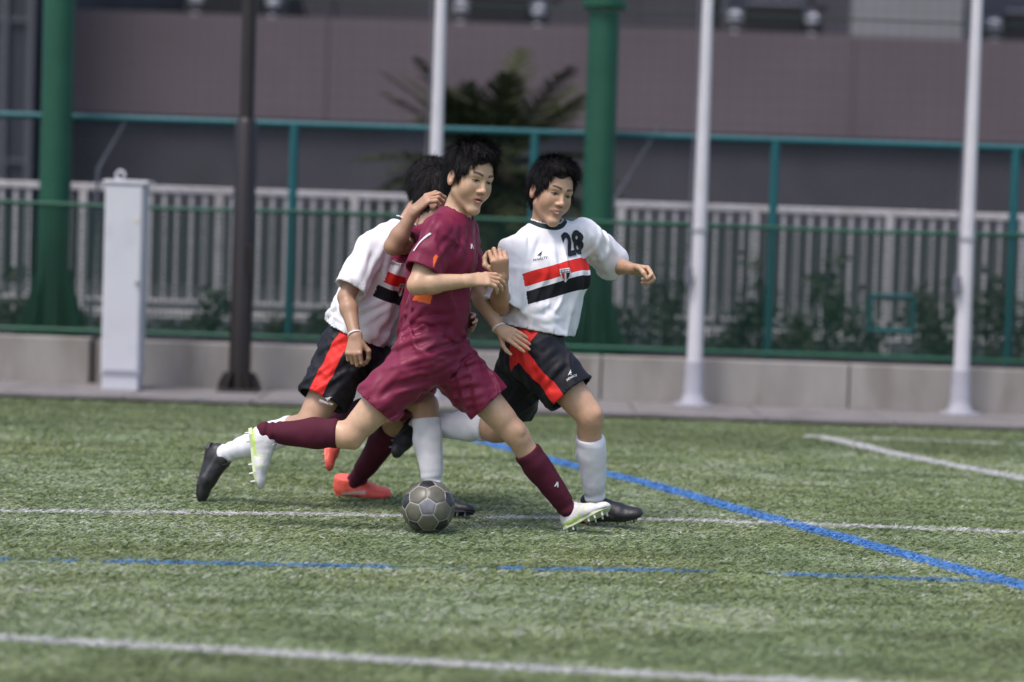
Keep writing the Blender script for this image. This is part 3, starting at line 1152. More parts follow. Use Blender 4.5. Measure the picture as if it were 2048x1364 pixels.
def car(px, colour, label, i):
    d = DB + 1.6
    c = at(px, 40, d)
    zd = 4.47
    g = empty('parked_car', (c[0], d, zd))
    tag(g, label, 'car', 'cars parked behind the parapet')
    m_b = mat('car_paint_%d' % i, colour, 0.45, 0.3, var=0.05)
    x = c[0]
    # side profile (y back from the nose, z), lofted across the width with tumblehome
    prof = [(0.02, 0.28), (0.0, 0.5), (0.06, 0.78), (0.9, 0.95), (1.05, 0.98), (1.75, 1.42), (2.2, 1.48), (3.2, 1.44), (3.8, 1.05), (4.2, 0.98), (4.28, 0.6), (4.24, 0.28)]
    rows = []
    for sx in (-0.85, -0.8, -0.45, 0, 0.45, 0.8, 0.85):
        row = []
        for (yy, zz) in prof:
            t = max(0, (zz - 0.95) / 0.5)
            sh = 1 - 0.16 * t
            bow = 0.10 * (sx / 0.85) ** 2
            yv = yy + (bow if yy < 1.2 else (-bow if yy > 3.9 else 0))
            zv = zz - (0.06 if abs(sx) > 0.82 and zz > 0.5 else 0)
            row.append((x + sx * sh, d + yv, zd + zv))
        rows.append(row)
    n = len(prof)
    vs = [p for r_ in rows for p in r_]
    fs = []
    for a in range(6):
        for b in range(n - 1):
            fs.append((a * n + b, a * n + b + 1, (a + 1) * n + b + 1, (a + 1) * n + b))
        fs.append((a * n + n - 1, a * n, (a + 1) * n, (a + 1) * n + n - 1))
    fs.append(tuple(range(n - 1, -1, -1)))
    fs.append(tuple(6 * n + k for k in range(n)))
    MB().add(vs, fs).build('body', m_b, g, smooth=False)
    MB().add([(x - 0.70, d + 1.10, zd + 1.01), (x + 0.70, d + 1.10, zd + 1.01), (x + 0.60, d + 1.70, zd + 1.40), (x - 0.60, d + 1.70, zd + 1.40)], [(0, 1, 2, 3)]).build('windscreen', m_cglass, g)
    for sg in (-1, 1):
        MB().box((x + sg * 0.845 - 0.02, d + 1.45, zd + 1.0), (x + sg * 0.845 + 0.0, d + 3.3, zd + 1.3)).build('side_window', m_cglass, g)
        hx = x + sg * 0.655
        MB().box((hx - 0.12, d + 0.0, zd + 0.60), (hx + 0.12, d + 0.16, zd + 0.80), 0.06).build('headlight', m_lampc, g)
        MB().box((hx - 0.06, d - 0.01, zd + 0.40), (hx + 0.06, d + 0.1, zd + 0.47), 0.02).build('fog_light', m_lampc, g)
        MB().box((x + sg * 0.98 - 0.09, d + 1.3, zd + 0.98), (x + sg * 0.98 + 0.09, d + 1.42, zd + 1.12), 0.03).build('mirror', m_b, g)
    MB().box((x - 0.50, d - 0.035, zd + 0.34), (x + 0.50, d + 0.30, zd + 0.93), 0.03).build('grille', m_grille, g)
    MB().box((x - 0.48, d - 0.03, zd + 0.935), (x + 0.48, d + 0.05, zd + 0.955), 0.008).build('trim', m_chrome, g)
    for sg in (-1, 1):
        for yy in (0.85, 3.45):
            wv = MB().tube([(x + sg * 0.87, d + yy, zd + 0.31), (x + sg * 0.68, d + yy, zd + 0.31)], 0.31, 18).build('wheel', m_tyre, g)
            MB().tube([(x + sg * 0.885, d + yy, zd + 0.31), (x + sg * 0.86, d + yy, zd + 0.31)], 0.19, 14).build('rim', m_hub, wv)


car(467, (0.02, 0.02, 0.024), 'dark grey car behind the parapet above the brown lamp post', 0)
car(998, (0.018, 0.017, 0.018), 'dark car behind the parapet above the leading players', 1)
car(1548, (0.025, 0.024, 0.026), 'grey car behind the parapet left of the pale pillar', 2)
car(2068, (0.03, 0.03, 0.034), 'car behind the parapet cut off at the right edge', 3)

# ------------------------------------------------------------------ the ball
def make_ball(c, R=0.11):
    phi = (1 + 5 ** 0.5) / 2
    ico = []
    for a in (-1, 1):
        for b in (-phi, phi):
            ico += [(0, a, b), (a, b, 0), (b, 0, a)]
    ico = np.array(ico, float)
    ico /= np.linalg.norm(ico[0])
    # turn the ball: one pentagon looks at the camera, a little above centre
    tgt = unit((0.0, -1.0, 0.12))
    src = ico[0]
    ax = np.cross(src, tgt)
    q = Vector(src).rotation_difference(Vector(tgt))
    Rm = np.array((Matrix.Rotation(math.radians(40), 3, Vector(tgt)) @ q.to_matrix()))
    ico = ico @ Rm.T
    pent = ico
    # hexagon centres: icosahedron faces
    D = np.linalg.norm(ico[:, None] - ico[None], axis=2)
    e = np.min(D[D > 1e-6]) * 1.01
    tri = [(i, j, k) for i in range(12) for j in range(i + 1, 12) for k in range(j + 1, 12) if D[i, j] < e and D[j, k] < e and D[i, k] < e]
    vset = {}
    for i in range(12):
        for j in range(12):
            if i != j and D[i, j] < e:
                vset[(i, j)] = unit(ico[i] * 2 / 3 + ico[j] / 3)
    g = empty('football', tuple(c))
    tag(g, 'worn grey olive football with dark pentagon panels rolling on the turf', 'ball')
    m_hex = mat('ball_hex', (0.135, 0.130, 0.098), 0.38, 0.5, var=0.25, scale=22, dirt=(0.085, 0.082, 0.06), dirt_scale=14, bump=0.05, bscale=200)
    m_pen = mat('ball_pent', (0.025, 0.026, 0.03), 0.32, 0.5, var=0.3, scale=20, dirt=(0.06, 0.06, 0.06), dirt_scale=18)
    m_pen2 = mat('ball_pent_worn', (0.17, 0.175, 0.19), 0.35, 0.5, var=0.25, scale=25, dirt=(0.26, 0.26, 0.27), dirt_scale=20)
    m_seam = mat('ball_seam', (0.42, 0.41, 0.36), 0.6, 0.3, var=0.3, scale=30, dirt=(0.08, 0.08, 0.07), dirt_scale=16)
    bm = bmesh.new()
    bmesh.ops.create_icosphere(bm, subdivisions=4, radius=R * 0.988)
    o = MB().bm(bm)
    o.v = [tuple(np.array(p) + c) for p in o.v]
    o.build('bladder', m_seam, g, smooth=True)

    def panel(cen, ring, m, name):
        cen = unit(cen)
        n = len(ring)
        vs, fs = [], []
        lev = [(0.0, 1.0), (0.35, 1.0), (0.65, 1.0), (0.86, 0.9985), (0.945, 0.990), (0.968, 0.976)]
        sub = 5
        pts = []
        for i in range(n):
            for s_ in range(sub):
                pts.append(ring[i] + (ring[(i + 1) % n] - ring[i]) * s_ / sub)
        m_ = len(pts)
        vs.append(c + cen * R)
        for (t, rr) in lev[1:]:
            for p in pts:
                vs.append(c + unit(cen + (p - cen) * t) * R * rr)
        for k in range(m_):
            fs.append((0, 1 + k, 1 + (k + 1) % m_))
        for L in range(len(lev) - 2):
            b0, b1 = 1 + L * m_, 1 + (L + 1) * m_
            for k in range(m_):
                fs.append((b0 + k, b1 + k, b1 + (k + 1) % m_, b0 + (k + 1) % m_))
        obj_from(name, vs, fs, m, g, smooth=True)

    def order(cen, pts):
        cen = unit(cen)
        u = unit(np.cross(cen, (0.3, 0.5, 0.8)))
        w_ = np.cross(cen, u)
        return sorted(pts, key=lambda p: math.atan2(p @ w_, p @ u))

    best = min(range(12), key=lambda i: ico[i][1])
    for i in range(12):
        ring = order(ico[i], [vset[(i, j)] for j in range(12) if (i, j) in vset])
        panel(ico[i], ring, m_pen2 if i == best else m_pen, 'pentagon_panel')
    for (i, j, k) in tri:
        cen = ico[i] + ico[j] + ico[k]
        ring = order(cen, [vset[p] for p in ((i, j), (j, i), (j, k), (k, j), (i, k), (k, i))])
        panel(cen, ring, m_hex, 'hexagon_panel')


gb = ground(855, 1068)
make_ball(np.array((gb[0], gb[1], 0.111)))

# ------------------------------------------------------------------ people
m_skin = mat('skin', (0.5, 0.33, 0.24), 0.43, 0.42, attr='col', var=0.05, scale=60, sss=0.12)
m_hair = mat('hair', (0.010, 0.008, 0.008), 0.62, 0.22, var=0.4, scale=80)
WHITE = (0.80, 0.79, 0.81)
MAROON = (0.170, 0.012, 0.043)
BLACKC = (0.011, 0.011, 0.015)
REDC = (0.70, 0.028, 0.022)


def cloth_mat(name, base, rough=0.75, bands=None, collar=None, sheen=0.0, side=None, weave=900, spec=0.25, var=0.06, crease=0.4):
    """bands: [(v0, v1, colour)] along float attribute 'v' where 'mask' > .5; side: colour where 'stripe' > 0"""
    m = bpy.data.materials.new(name)
    m.use_nodes = True
    nt = m.node_tree
    b = nt.nodes['Principled BSDF']
    b.inputs['Roughness'].default_value = rough
    b.inputs['Specular IOR Level'].default_value = spec
    if sheen:
        b.inputs['Sheen Weight'].default_value = sheen
        b.inputs['Sheen Roughness'].default_value = 0.4
        b.inputs['Sheen Tint'].default_value = (*[min(1, c * 3 + 0.3) for c in base], 1)

    def attr(n):
        a = nt.nodes.new('ShaderNodeAttribute')
        a.attribute_name = n
        return a.outputs['Fac']

    def math_(op, x, y):
        n = nt.nodes.new('ShaderNodeMath')
        n.operation = op
        for i, v in enumerate((x, y)):
            if isinstance(v, (int, float)):
                n.inputs[i].default_value = v
            else:
                nt.links.new(v, n.inputs[i])
        return n.outputs[0]

    def mix(fac, c1, c2):
        n = nt.nodes.new('ShaderNodeMixRGB')
        nt.links.new(fac, n.inputs[0])
        for i, v in ((1, c1), (2, c2)):
            if isinstance(v, tuple):
                n.inputs[i].default_value = (*v, 1)
            else:
                nt.links.new(v, n.inputs[i])
        return n.outputs[0]
    col = base
    if bands:
        v = attr('v')
        mk = math_('GREATER_THAN', attr('mask'), 0.5)
        for (a0, a1, c) in bands:
            f = math_('MULTIPLY', math_('MULTIPLY', math_('GREATER_THAN', v, a0), math_('LESS_THAN', v, a1)), mk)
            col = mix(f, col, c)
    if collar:
        cv = attr('collar')
        f = math_('MULTIPLY', math_('GREATER_THAN', cv, collar[0]), math_('LESS_THAN', cv, collar[1]))
        col = mix(f, col, collar[2])
    if side:
        col = mix(math_('GREATER_THAN', attr('stripe'), 0.0), col, side)
    tc = nt.nodes.new('ShaderNodeTexCoord')
    nz = nt.nodes.new('ShaderNodeTexNoise')
    nz.inputs['Scale'].default_value = 9
    nz.inputs['Detail'].default_value = 5
    nt.links.new(tc.outputs['Object'], nz.inputs['Vector'])
    hsv = nt.nodes.new('ShaderNodeHueSaturation')
    mr = nt.nodes.new('ShaderNodeMapRange')
    mr.inputs[1].default_value = 0.3
    mr.inputs[2].default_value = 0.7
    mr.inputs[3].default_value = 1 - var
    mr.inputs[4].default_value = 1 + var
    nt.links.new(nz.outputs['Fac'], mr.inputs[0])
    nt.links.new(mr.outputs[0], hsv.inputs['Value'])
    if isinstance(col, tuple):
        hsv.inputs['Color'].default_value = (*col, 1)
    else:
        nt.links.new(col, hsv.inputs['Color'])
    nt.links.new(hsv.outputs[0], b.inputs['Base Color'])
    mp2 = nt.nodes.new('ShaderNodeMapping')
    mp2.inputs['Rotation'].default_value = (0.3, 0.5, 0.2)
    mp2.inputs['Scale'].default_value = (1.0, 0.8, 0.4)
    nt.links.new(tc.outputs['Object'], mp2.inputs[0])
    n2 = nt.nodes.new('ShaderNodeTexNoise')
    n2.noise_type = 'RIDGED_MULTIFRACTAL'
    n2.inputs['Scale'].default_value = 9
    n2.inputs['Detail'].default_value = 2
    n2.inputs['Distortion'].default_value = 0.6
    nt.links.new(mp2.outputs[0], n2.inputs['Vector'])
    bp = nt.nodes.new('ShaderNodeBump')
    bp.inputs['Strength'].default_value = crease
    bp.inputs['Distance'].default_value = 0.012
    nt.links.new(n2.outputs['Fac'], bp.inputs['Height'])
    nt.links.new(bp.outputs[0], b.inputs['Normal'])
    return m


def ridge(r, w=0.26):
    n = noise3(r)
    t = np.clip(1 - np.abs(n) / w, 0, 1)
    return t * t * (3 - 2 * t) - 0.35


class Head:
    mw = 1.0
    smile = 0.0

    def __init__(s, c, fwd, up, scale=1.03):
        s.c = np.array(c, float)
        s.u = unit(up)
        s.l = unit(np.cross(s.u, unit(fwd)))
        s.f = np.cross(s.l, s.u)
        s.s = scale
        s.axes = [s.l, s.f, s.u]

    def P(s, x, y, z):
        return s.c + s.s * (s.l * x + s.f * y + s.u * z)

    def loc(s, p):
        r = (p - s.c) / s.s
        return r @ s.l, r @ s.f, r @ s.u

    def e(s, x, y, z, rx, ry, rz, k=0.015, op='add'):
        return ell(s.P(x, y, z), s.axes, (rx * s.s, ry * s.s, rz * s.s), k, op)

    def cap(s, a, b, ra, rb, k=0.012, op='add'):
        return rcone(s.P(*a), s.P(*b), ra * s.s, rb * s.s, k, op)

    def prims(s, mouth_open=0.0):
        P = []
        P.append(s.e(0, -0.012, 0.045, 0.074, 0.095, 0.088, 0.02))
        P.append(s.e(0, 0.025, -0.020, 0.059, 0.066, 0.083, 0.03))
        P.append(s.e(0, 0.045, 0.05, 0.055, 0.046, 0.048, 0.03))
        for q in (-1, 1):
            P.append(s.cap((q * 0.048, 0.002, -0.050), (q * 0.012, 0.066, -0.105), 0.016, 0.013, 0.03))
            P.append(s.e(q * 0.041, 0.054, -0.026, 0.024, 0.027, 0.034, 0.03))
            P.append(s.cap((q * 0.014, 0.085, 0.027), (q * 0.044, 0.071, 0.026), 0.010, 0.010, 0.018))
            P.append(s.e(q * 0.031, 0.102, 0.006, 0.017, 0.020, 0.010, 0.012, 'sub'))
            P.append(s.e(q * 0.031, 0.0745, 0.006, 0.0155, 0.0125, 0.0105, 0.004))
            # ears
            P.append(s.e(q * 0.078, -0.010, -0.004, 0.010, 0.020, 0.032, 0.010))
            P.append(s.e(q * 0.087, -0.004, 0.0, 0.006, 0.010, 0.018, 0.006, 'sub'))
        P.append(s.e(0, 0.070, -0.106, 0.019, 0.016, 0.017, 0.025))
        P.append(s.cap((0, 0.087, 0.018), (0, 0.102, -0.026), 0.0062, 0.010, 0.012))
        P.append(s.e(0, 0.1045, -0.031, 0.0115, 0.011, 0.0100, 0.008))
        for q in (-1, 1):
            P.append(s.e(q * 0.0135, 0.0945, -0.034, 0.0085, 0.0115, 0.0075, 0.006))
            P.append(s.e(q * 0.0065, 0.104, -0.042, 0.004, 0.006, 0.004, 0.003, 'sub'))
        # muzzle and lips
        P.append(s.e(0, 0.068, -0.062, 0.030, 0.022, 0.026, 0.02))
        for q in (-1, 1):
            P.append(s.cap((0, 0.0935, -0.0575 + mouth_open * 0.3), (q * 0.025 * s.mw, 0.079, -0.063 + s.smile), 0.0058, 0.003, 0.006))
            P.append(s.cap((0, 0.0915, -0.0705 - mouth_open), (q * 0.023 * s.mw, 0.078, -0.0655 + s.smile), 0.0072, 0.003, 0.006))
        P.append(s.cap((-0.019, 0.0935, -0.0640 - mouth_open * 0.3), (0.019, 0.0935, -0.0640 - mouth_open * 0.3), 0.0018 + mouth_open * 0.45, 0.0018 + mouth_open * 0.45, 0.003, 'sub'))
        P.append(s.e(0, 0.100, -0.087, 0.02, 0.012, 0.007, 0.012, 'sub'))
        return P

    def paint(s, v, col, mouth_open=0.0):
        x, y, z = s.loc(v)
        front = y > 0.03
        ax = np.abs(x)

        def blend(m, c):
            m = np.clip(m, 0, 1)[:, None]
            col[:] = col * (1 - m) + np.array(c) * m
        inhead = (np.abs(z) < 0.16) & (np.abs(x) < 0.11) & (np.abs(y) < 0.15)
        # cheeks / nose slightly redder
        blend(inhead * front * 0.35 * np.exp(-(((ax - 0.042) / 0.022) ** 2 + ((z + 0.03) / 0.02) ** 2)), (0.52, 0.24, 0.17))
        blend(inhead * front * 0.25 * np.exp(-((x / 0.014) ** 2 + ((z + 0.03) / 0.014) ** 2)), (0.55, 0.27, 0.20))
        # lips
        lipm = front & inhead & (y > 0.07)
        zc = -0.0645 - mouth_open * 0.3 + s.smile * (x / (0.025 * s.mw)) ** 2
        lw = np.clip(1.35 - (np.abs(z - zc) / (0.0105 + mouth_open * 0.8)) ** 2 - (x / (0.0265 * s.mw)) ** 2, 0, 1)
        blend(lipm * lw * 0.8, (0.47, 0.165, 0.145))
        gap = np.clip(1.3 - (np.abs(z - zc) / (0.0026 + mouth_open * 0.45)) ** 2 - (x / (0.0245 * s.mw)) ** 2, 0, 1)
        blend(lipm * gap * 0.9, (0.40, 0.34, 0.31) if s.smile > 0 else (0.07, 0.025, 0.022))
        # brows
        zb = 0.0285 + 0.006 * np.sin(np.clip((ax - 0.012) / 0.04, 0, 1) * 2.2)
        th = 0.0058 - 0.0022 * np.clip((ax - 0.02) / 0.03, 0, 1)
        bm_ = np.clip(1.4 - (np.abs(z - zb) / th) ** 2, 0, 1) * np.clip((ax - 0.010) / 0.004, 0, 1) * np.clip((0.053 - ax) / 0.006, 0, 1)
        blend(front * inhead * bm_ * 0.88, (0.03, 0.02, 0.016))
        # eyes: almond of white, dark iris, dark lash line
        ez = 0.0055
        ex = (ax - 0.031) / 0.0145
        half = 0.0042 * np.clip(1 - ex ** 2, 0, 1) ** 0.6
        inside = np.clip((half - np.abs(z - ez)) / 0.0012 + 0.5, 0, 1) * (np.abs(ex) < 1)
        blend(front * inhead * inside, (0.30, 0.25, 0.22))
        ir = np.clip(1.6 - 1.6 * (((ax - 0.031) / 0.0075) ** 2 + ((z - ez) / 0.0075) ** 2), 0, 1)
        blend(front * inhead * inside * ir, (0.012, 0.009, 0.008))
        lash = np.clip(1.5 - (np.abs(z - (ez + half)) / 0.0022) ** 2, 0, 1) * (np.abs(ex) < 1.15)
        blend(front * inhead * lash * 0.85, (0.02, 0.014, 0.012))
        # nostrils, ear folds, scalp under the hair
        nm = np.exp(-(((ax - 0.0065) / 0.004) ** 2 + ((z + 0.0415) / 0.003) ** 2)) * (y > 0.085)
        blend(inhead * nm * 0.8, (0.12, 0.05, 0.04))
        blend(inhead * (ax > 0.07) * 0.3, (0.55, 0.25, 0.19))
        hl = 0.078 + 0.01 * np.sin(x * 60)
        scalp = ((z > hl) | ((y < -0.02) & (z > -0.055)) | ((y < 0.03) & (z > 0.02) & (ax > 0.05))) & (ax < 0.076)
        blend(inhead * scalp * 0.95, (0.015, 0.012, 0.011))


def hand_prims(wrist, d, thumb, curl=0.5, size=1.0, spread=0.06, flip=1, tcurl=0.6):
    """wrist point, direction of the fingers, direction of the thumb side; fingers curl towards flip * (thumb x d)"""
    w_ = np.array(wrist, float)
    d = unit(d)
    t = np.array(thumb, float)
    t = unit(t - d * (t @ d))
    n = np.cross(t, d) * flip
    z = size
    P = [ecap(w_ - d * 0.01 * z, w_ + d * 0.075 * z, (0.029 * z, 0.020 * z), (0.039 * z, 0.0135 * z), t, 0.012)]
    P.append(rcone(w_ + d * 0.02 * z + t * 0.016 * z + n * 0.006, w_ + d * 0.05 * z + t * 0.026 * z + n * 0.01, 0.017 * z, 0.014 * z, 0.012))
    offs = (0.029, 0.0095, -0.010, -0.028)
    lens = ((0.043, 0.026, 0.021), (0.047, 0.030, 0.022), (0.043, 0.028, 0.021), (0.034, 0.021, 0.018))
    cs = curl if isinstance(curl, (list, tuple)) else [curl] * 4
    for i in range(4):
        p = w_ + d * (0.083 - 0.006 * abs(i - 1)) * z + t * offs[i] * z
        a = 0.0
        sp = (1.2 - i) * spread
        for j, L in enumerate(lens[i]):
            a += cs[i] * (0.9, 1.25, 0.9)[j]
            dirv = unit(math.cos(a) * (d + t * sp) + math.sin(a) * n)
            q = p + dirv * L * z
            r0, r1 = ((0.0098, 0.0088), (0.0088, 0.0080), (0.0080, 0.0068))[j]
            P.append(rcone(p, q, r0 * z, r1 * z, 0.004 if (j or i) else 0.006))
            p = q
    p = w_ + d * 0.028 * z + t * 0.030 * z + n * 0.008
    dv = unit(d * 0.62 + t * 0.62 + n * 0.45)
    dv2 = unit(d * 0.85 + t * (0.35 - tcurl * 0.6) + n * (0.35 + 0.5 * tcurl))
    dv3 = unit(d * 0.8 + t * (0.1 - tcurl) + n * (0.3 + 0.6 * tcurl))
    for L, dd, r0, r1 in ((0.042, dv, 0.0135, 0.011), (0.032, dv2, 0.0108, 0.0095), (0.026, dv3, 0.0095, 0.0078)):
        q = p + dd * L * z
        P.append(rcone(p, q, r0 * z, r1 * z, 0.006))
        p = q
    return P


def leg_prims(hip, knee, ankle, grow=0.0, thick=1.0):
    hip, knee, ankle = map(lambda q: np.array(q, float), (hip, knee, ankle))
    fw = knee - (hip + (ankle - hip) * 0.5)
    ha = unit(ankle - hip)
    fw = unit(fw - ha * (fw @ ha))
    th = knee - hip
    sh = ankle - knee
    tq = unit(th)
    tf = unit(fw - tq * (fw @ tq))
    sq = unit(sh)
    sf = unit(fw - sq * (fw @ sq))
    k_ = thick
    P = [rcone(hip, knee - tf * 0.004, 0.090 * k_, 0.056 * k_, 0.03)]
    P.append(rcone(hip + th * 0.3 + tf * 0.018, hip + th * 0.82 + tf * 0.012, 0.076 * k_, 0.056 * k_, 0.03))
    P.append(rcone(hip + th * 0.45 - tf * 0.022, hip + th * 0.9 - tf * 0.012, 0.055 * k_, 0.040 * k_, 0.03))
    P.append(rcone(knee + tf * 0.014 - tq * 0.016, knee + sf * 0.012 + sq * 0.025, 0.046 * k_, 0.043 * k_, 0.02))
    P.append(rcone(knee, ankle, 0.049 * k_, 0.034 * k_, 0.03))
    P.append(ell(knee + tf * 0.034 + sf * 0.012, [tq, np.cross(tq, tf), tf], (0.028 * k_, 0.024 * k_, 0.020 * k_), 0.012))
    P.append(rcone(knee + sh * 0.16 - sf * 0.018, knee + sh * 0.42 - sf * 0.017, 0.046 * k_, 0.046 * k_, 0.03))
    P.append(rcone(knee + sh * 0.42 - sf * 0.017, knee + sh * 0.8 - sf * 0.006, 0.046 * k_, 0.030 * k_, 0.03))
    return P, tf, sf


def sock_mesh(knee, ankle, hip, heel, toe, top, thick=1.0, h=0.0045, rib=True, top2=None):
    knee, ankle, hip = map(lambda q: np.array(q, float), (knee, ankle, hip))
    P, tf, sf = leg_prims(hip, knee, ankle, thick=thick)
    sh = ankle - knee
    Q = []
    g = 0.006
    k_ = thick
    Q.append(rcone(knee + sh * (top - 0.1), ankle, 0.053 * k_ + g, 0.036 * k_ + g, 0.03))
    Q.append(rcone(knee + sh * 0.20 - sf * 0.018, knee + sh * 0.42 - sf * 0.017, 0.046 * k_ + g, 0.046 * k_ + g, 0.03))
    Q.append(rcone(knee + sh * 0.42 - sf * 0.017, knee + sh * 0.8 - sf * 0.006, 0.046 * k_ + g, 0.031 * k_ + g, 0.03))
    # shin pad
    Q.append(rcone(knee + sh * 0.36 + sf * 0.020, knee + sh * 0.72 + sf * 0.014, 0.036 * k_ + g, 0.030 * k_ + g, 0.03))
    heel, toe = np.array(heel, float), np.array(toe, float)
    Q.append(rcone(ankle, heel * 0.62 + toe * 0.38 + unit(ankle - heel) * 0.02, 0.030 + g, 0.018, 0.02))
    F = Field(*bounds(Q), h).apply(Q)
    c0 = knee + sh * top

    def wr(p):
        t = ((p - knee) @ sh) / (sh @ sh)
        cuff = -0.0025 * np.exp(-((t - top - 0.04) / 0.03) ** 2)
        ank = 0.004 * np.exp(-((t - 0.92) / 0.09) ** 2) * np.sin((t * 60) + 4 * noise3(p * 12))
        return cuff + ank + 0.003 * noise3(p * np.array((24, 24, 24)) + 3)
    F.band(wr, 0.02)
    F.cut(c0, -sh, 0.16)
    v, q = F.mesh()
    return v, q


def shoe(parent, heel, toe, up, ankle, cols, kind, L=0.275):
    """kind: 'white', 'black', 'coral'"""
    heel, toe = np.array(heel, float), np.array(toe, float)
    f = unit(toe - heel)
    L = max(min(np.linalg.norm(toe - heel), 0.30), 0.24)
    u = np.array(up, float)
    u = unit(u - f * (u @ f))
    s_ = np.cross(f, u)
    z = L / 0.275
    hs = 1.48 if kind != 'coral' else 1.2
    HZ = hs * z
    H = lambda x, y, w: heel + f * x * z + s_ * y * z + u * w * HZ
    ax = [f, s_, u]
    Q = [ell(H(0.040, 0, 0.034), ax, (0.042 * z, 0.036 * z, 0.044 * z), 0.02),
         ecap(H(0.045, 0, 0.035), H(0.045, 0, 0.068), (0.040 * z, 0.033 * z), (0.042 * z, 0.034 * z), f, 0.02),
         rcone(H(0.075, 0, 0.058), H(0.160, 0, 0.032), 0.036 * z, 0.029 * z, 0.03),
         ecap(H(0.07, 0, 0.026), H(0.17, 0.002, 0.025), (0.036 * z, 0.033 * z), (0.046 * z, 0.031 * z), s_, 0.03),
         ell(H(0.205, 0.002, 0.019), ax, (0.062 * z, 0.043 * z, 0.027 * z), 0.03),
         ell(H(0.250, 0.0, 0.015), ax, (0.030 * z, 0.030 * z, 0.017 * z), 0.03)]
    F = Field(*bounds(Q, 0.03), 0.0032).apply(Q)
    F.band(lambda p: 0.0016 * noise3(p * 45), 0.01)
    F.cut(H(0.05, 0, 0.010), -u, 0.4)
    F.cut(H(0.045, 0, 0.082), u + f * 0.12, 0.075)
    v, q = F.mesh()
    r = (v - heel) / z
    X, Y, W = r @ f, r @ s_, (r @ u) / hs
    base = np.tile(np.array(cols[0]), (len(v), 1)) * (1 + 0.12 * noise3(v * 40))[:, None]
    if kind == 'white':
        lines = np.abs(np.sin((X * 30 + np.abs(Y) * 22 - W * 26) + 1.2 * np.sin(X * 40)))
        m = ((lines < 0.13) & (W < 0.065)) | ((W < 0.020) & (X < 0.13)) | ((X < 0.022) & (W > 0.045))
        base[m] = np.array(cols[1])
        base *= (1 - 0.25 * np.clip(noise3(v * 22), 0, 1))[:, None]
    elif kind == 'coral':
        m = (np.abs(W - 0.028 - (X - 0.1) * 0.12) < 0.007) & (X > 0.05) & (X < 0.17)
        base[m] = np.array(cols[1])
    else:
        m = (np.abs(W - 0.035 + (X - 0.1) * 0.25) < 0.005) & (X > 0.03) & (X < 0.16)
        base[m] = np.array(cols[1])
    mm = mat('boot_upper_' + kind, (1, 1, 1), 0.38 if kind != 'black' else 0.45, 0.45, attr='col', var=0.08, scale=40, bump=0.12, bscale=90)
    o = obj_from('boot', v, q, mm, parent, smooth=True, attrs={'col': ('FLOAT_COLOR', np.c_[np.clip(base, 0.005, 0.9), np.ones(len(base))])})
    # sole plate
    prof = [(0.0, 0.0), (0.006, 0.022), (0.03, 0.031), (0.09, 0.027), (0.14, 0.034), (0.20, 0.043), (0.245, 0.036), (0.272, 0.014), (0.276, 0.0)]
    ring = [(x, y) for x, y in prof] + [(x, -y) for x, y in prof[-2:0:-1]]
    n = len(ring)
    vs = [H(x, y, 0.002 + 0.004 * max(0, (x - 0.2)) / 0.07) for x, y in ring] + [H(x, y * 1.03, 0.0125 + 0.006 * max(0, (x - 0.2)) / 0.07) for x, y in ring]
    fs = [tuple(range(n - 1, -1, -1)), tuple(range(n, 2 * n))] + [(i, (i + 1) % n, (i + 1) % n + n, i + n) for i in range(n)]
    ms = mat('boot_sole_' + kind, cols[2], 0.45, 0.4, var=0.1)
    obj_from('sole', vs, fs, ms, o)
    for (x, y) in ((0.022, 0.016), (0.022, -0.016), (0.06, 0.017), (0.06, -0.017), (0.165, 0.028), (0.165, -0.028), (0.205, 0.032), (0.205, -0.032), (0.242, 0.02), (0.242, -0.02)):
        MB().tube([H(x, y, 0.004), H(x, y, -0.010)], [0.0065 * z, 0.0042 * z], 6).build('stud', mat('stud_' + kind, cols[3], 0.4, 0.4), o)
    bl_ = None
    if kind != 'coral':
        for k in range(5):
            x = 0.088 + 0.019 * k
            w0 = 0.0800 - 0.0069 * k
            pts = [H(x, yy, w0 - 12.5 * yy * yy) for yy in (-0.026, -0.013, 0, 0.013, 0.026)]
            MB().tube(pts, 0.0032 * z, 5).build('lace', mat('lace_' + kind, cols[4], 0.7), o)
        MB().tube([H(0.083, 0, 0.083), H(0.078, 0.02, 0.088), H(0.092, 0.034, 0.070)], 0.003, 5).build('lace', mat('lace_' + kind, cols[4], 0.7), o)
    return o


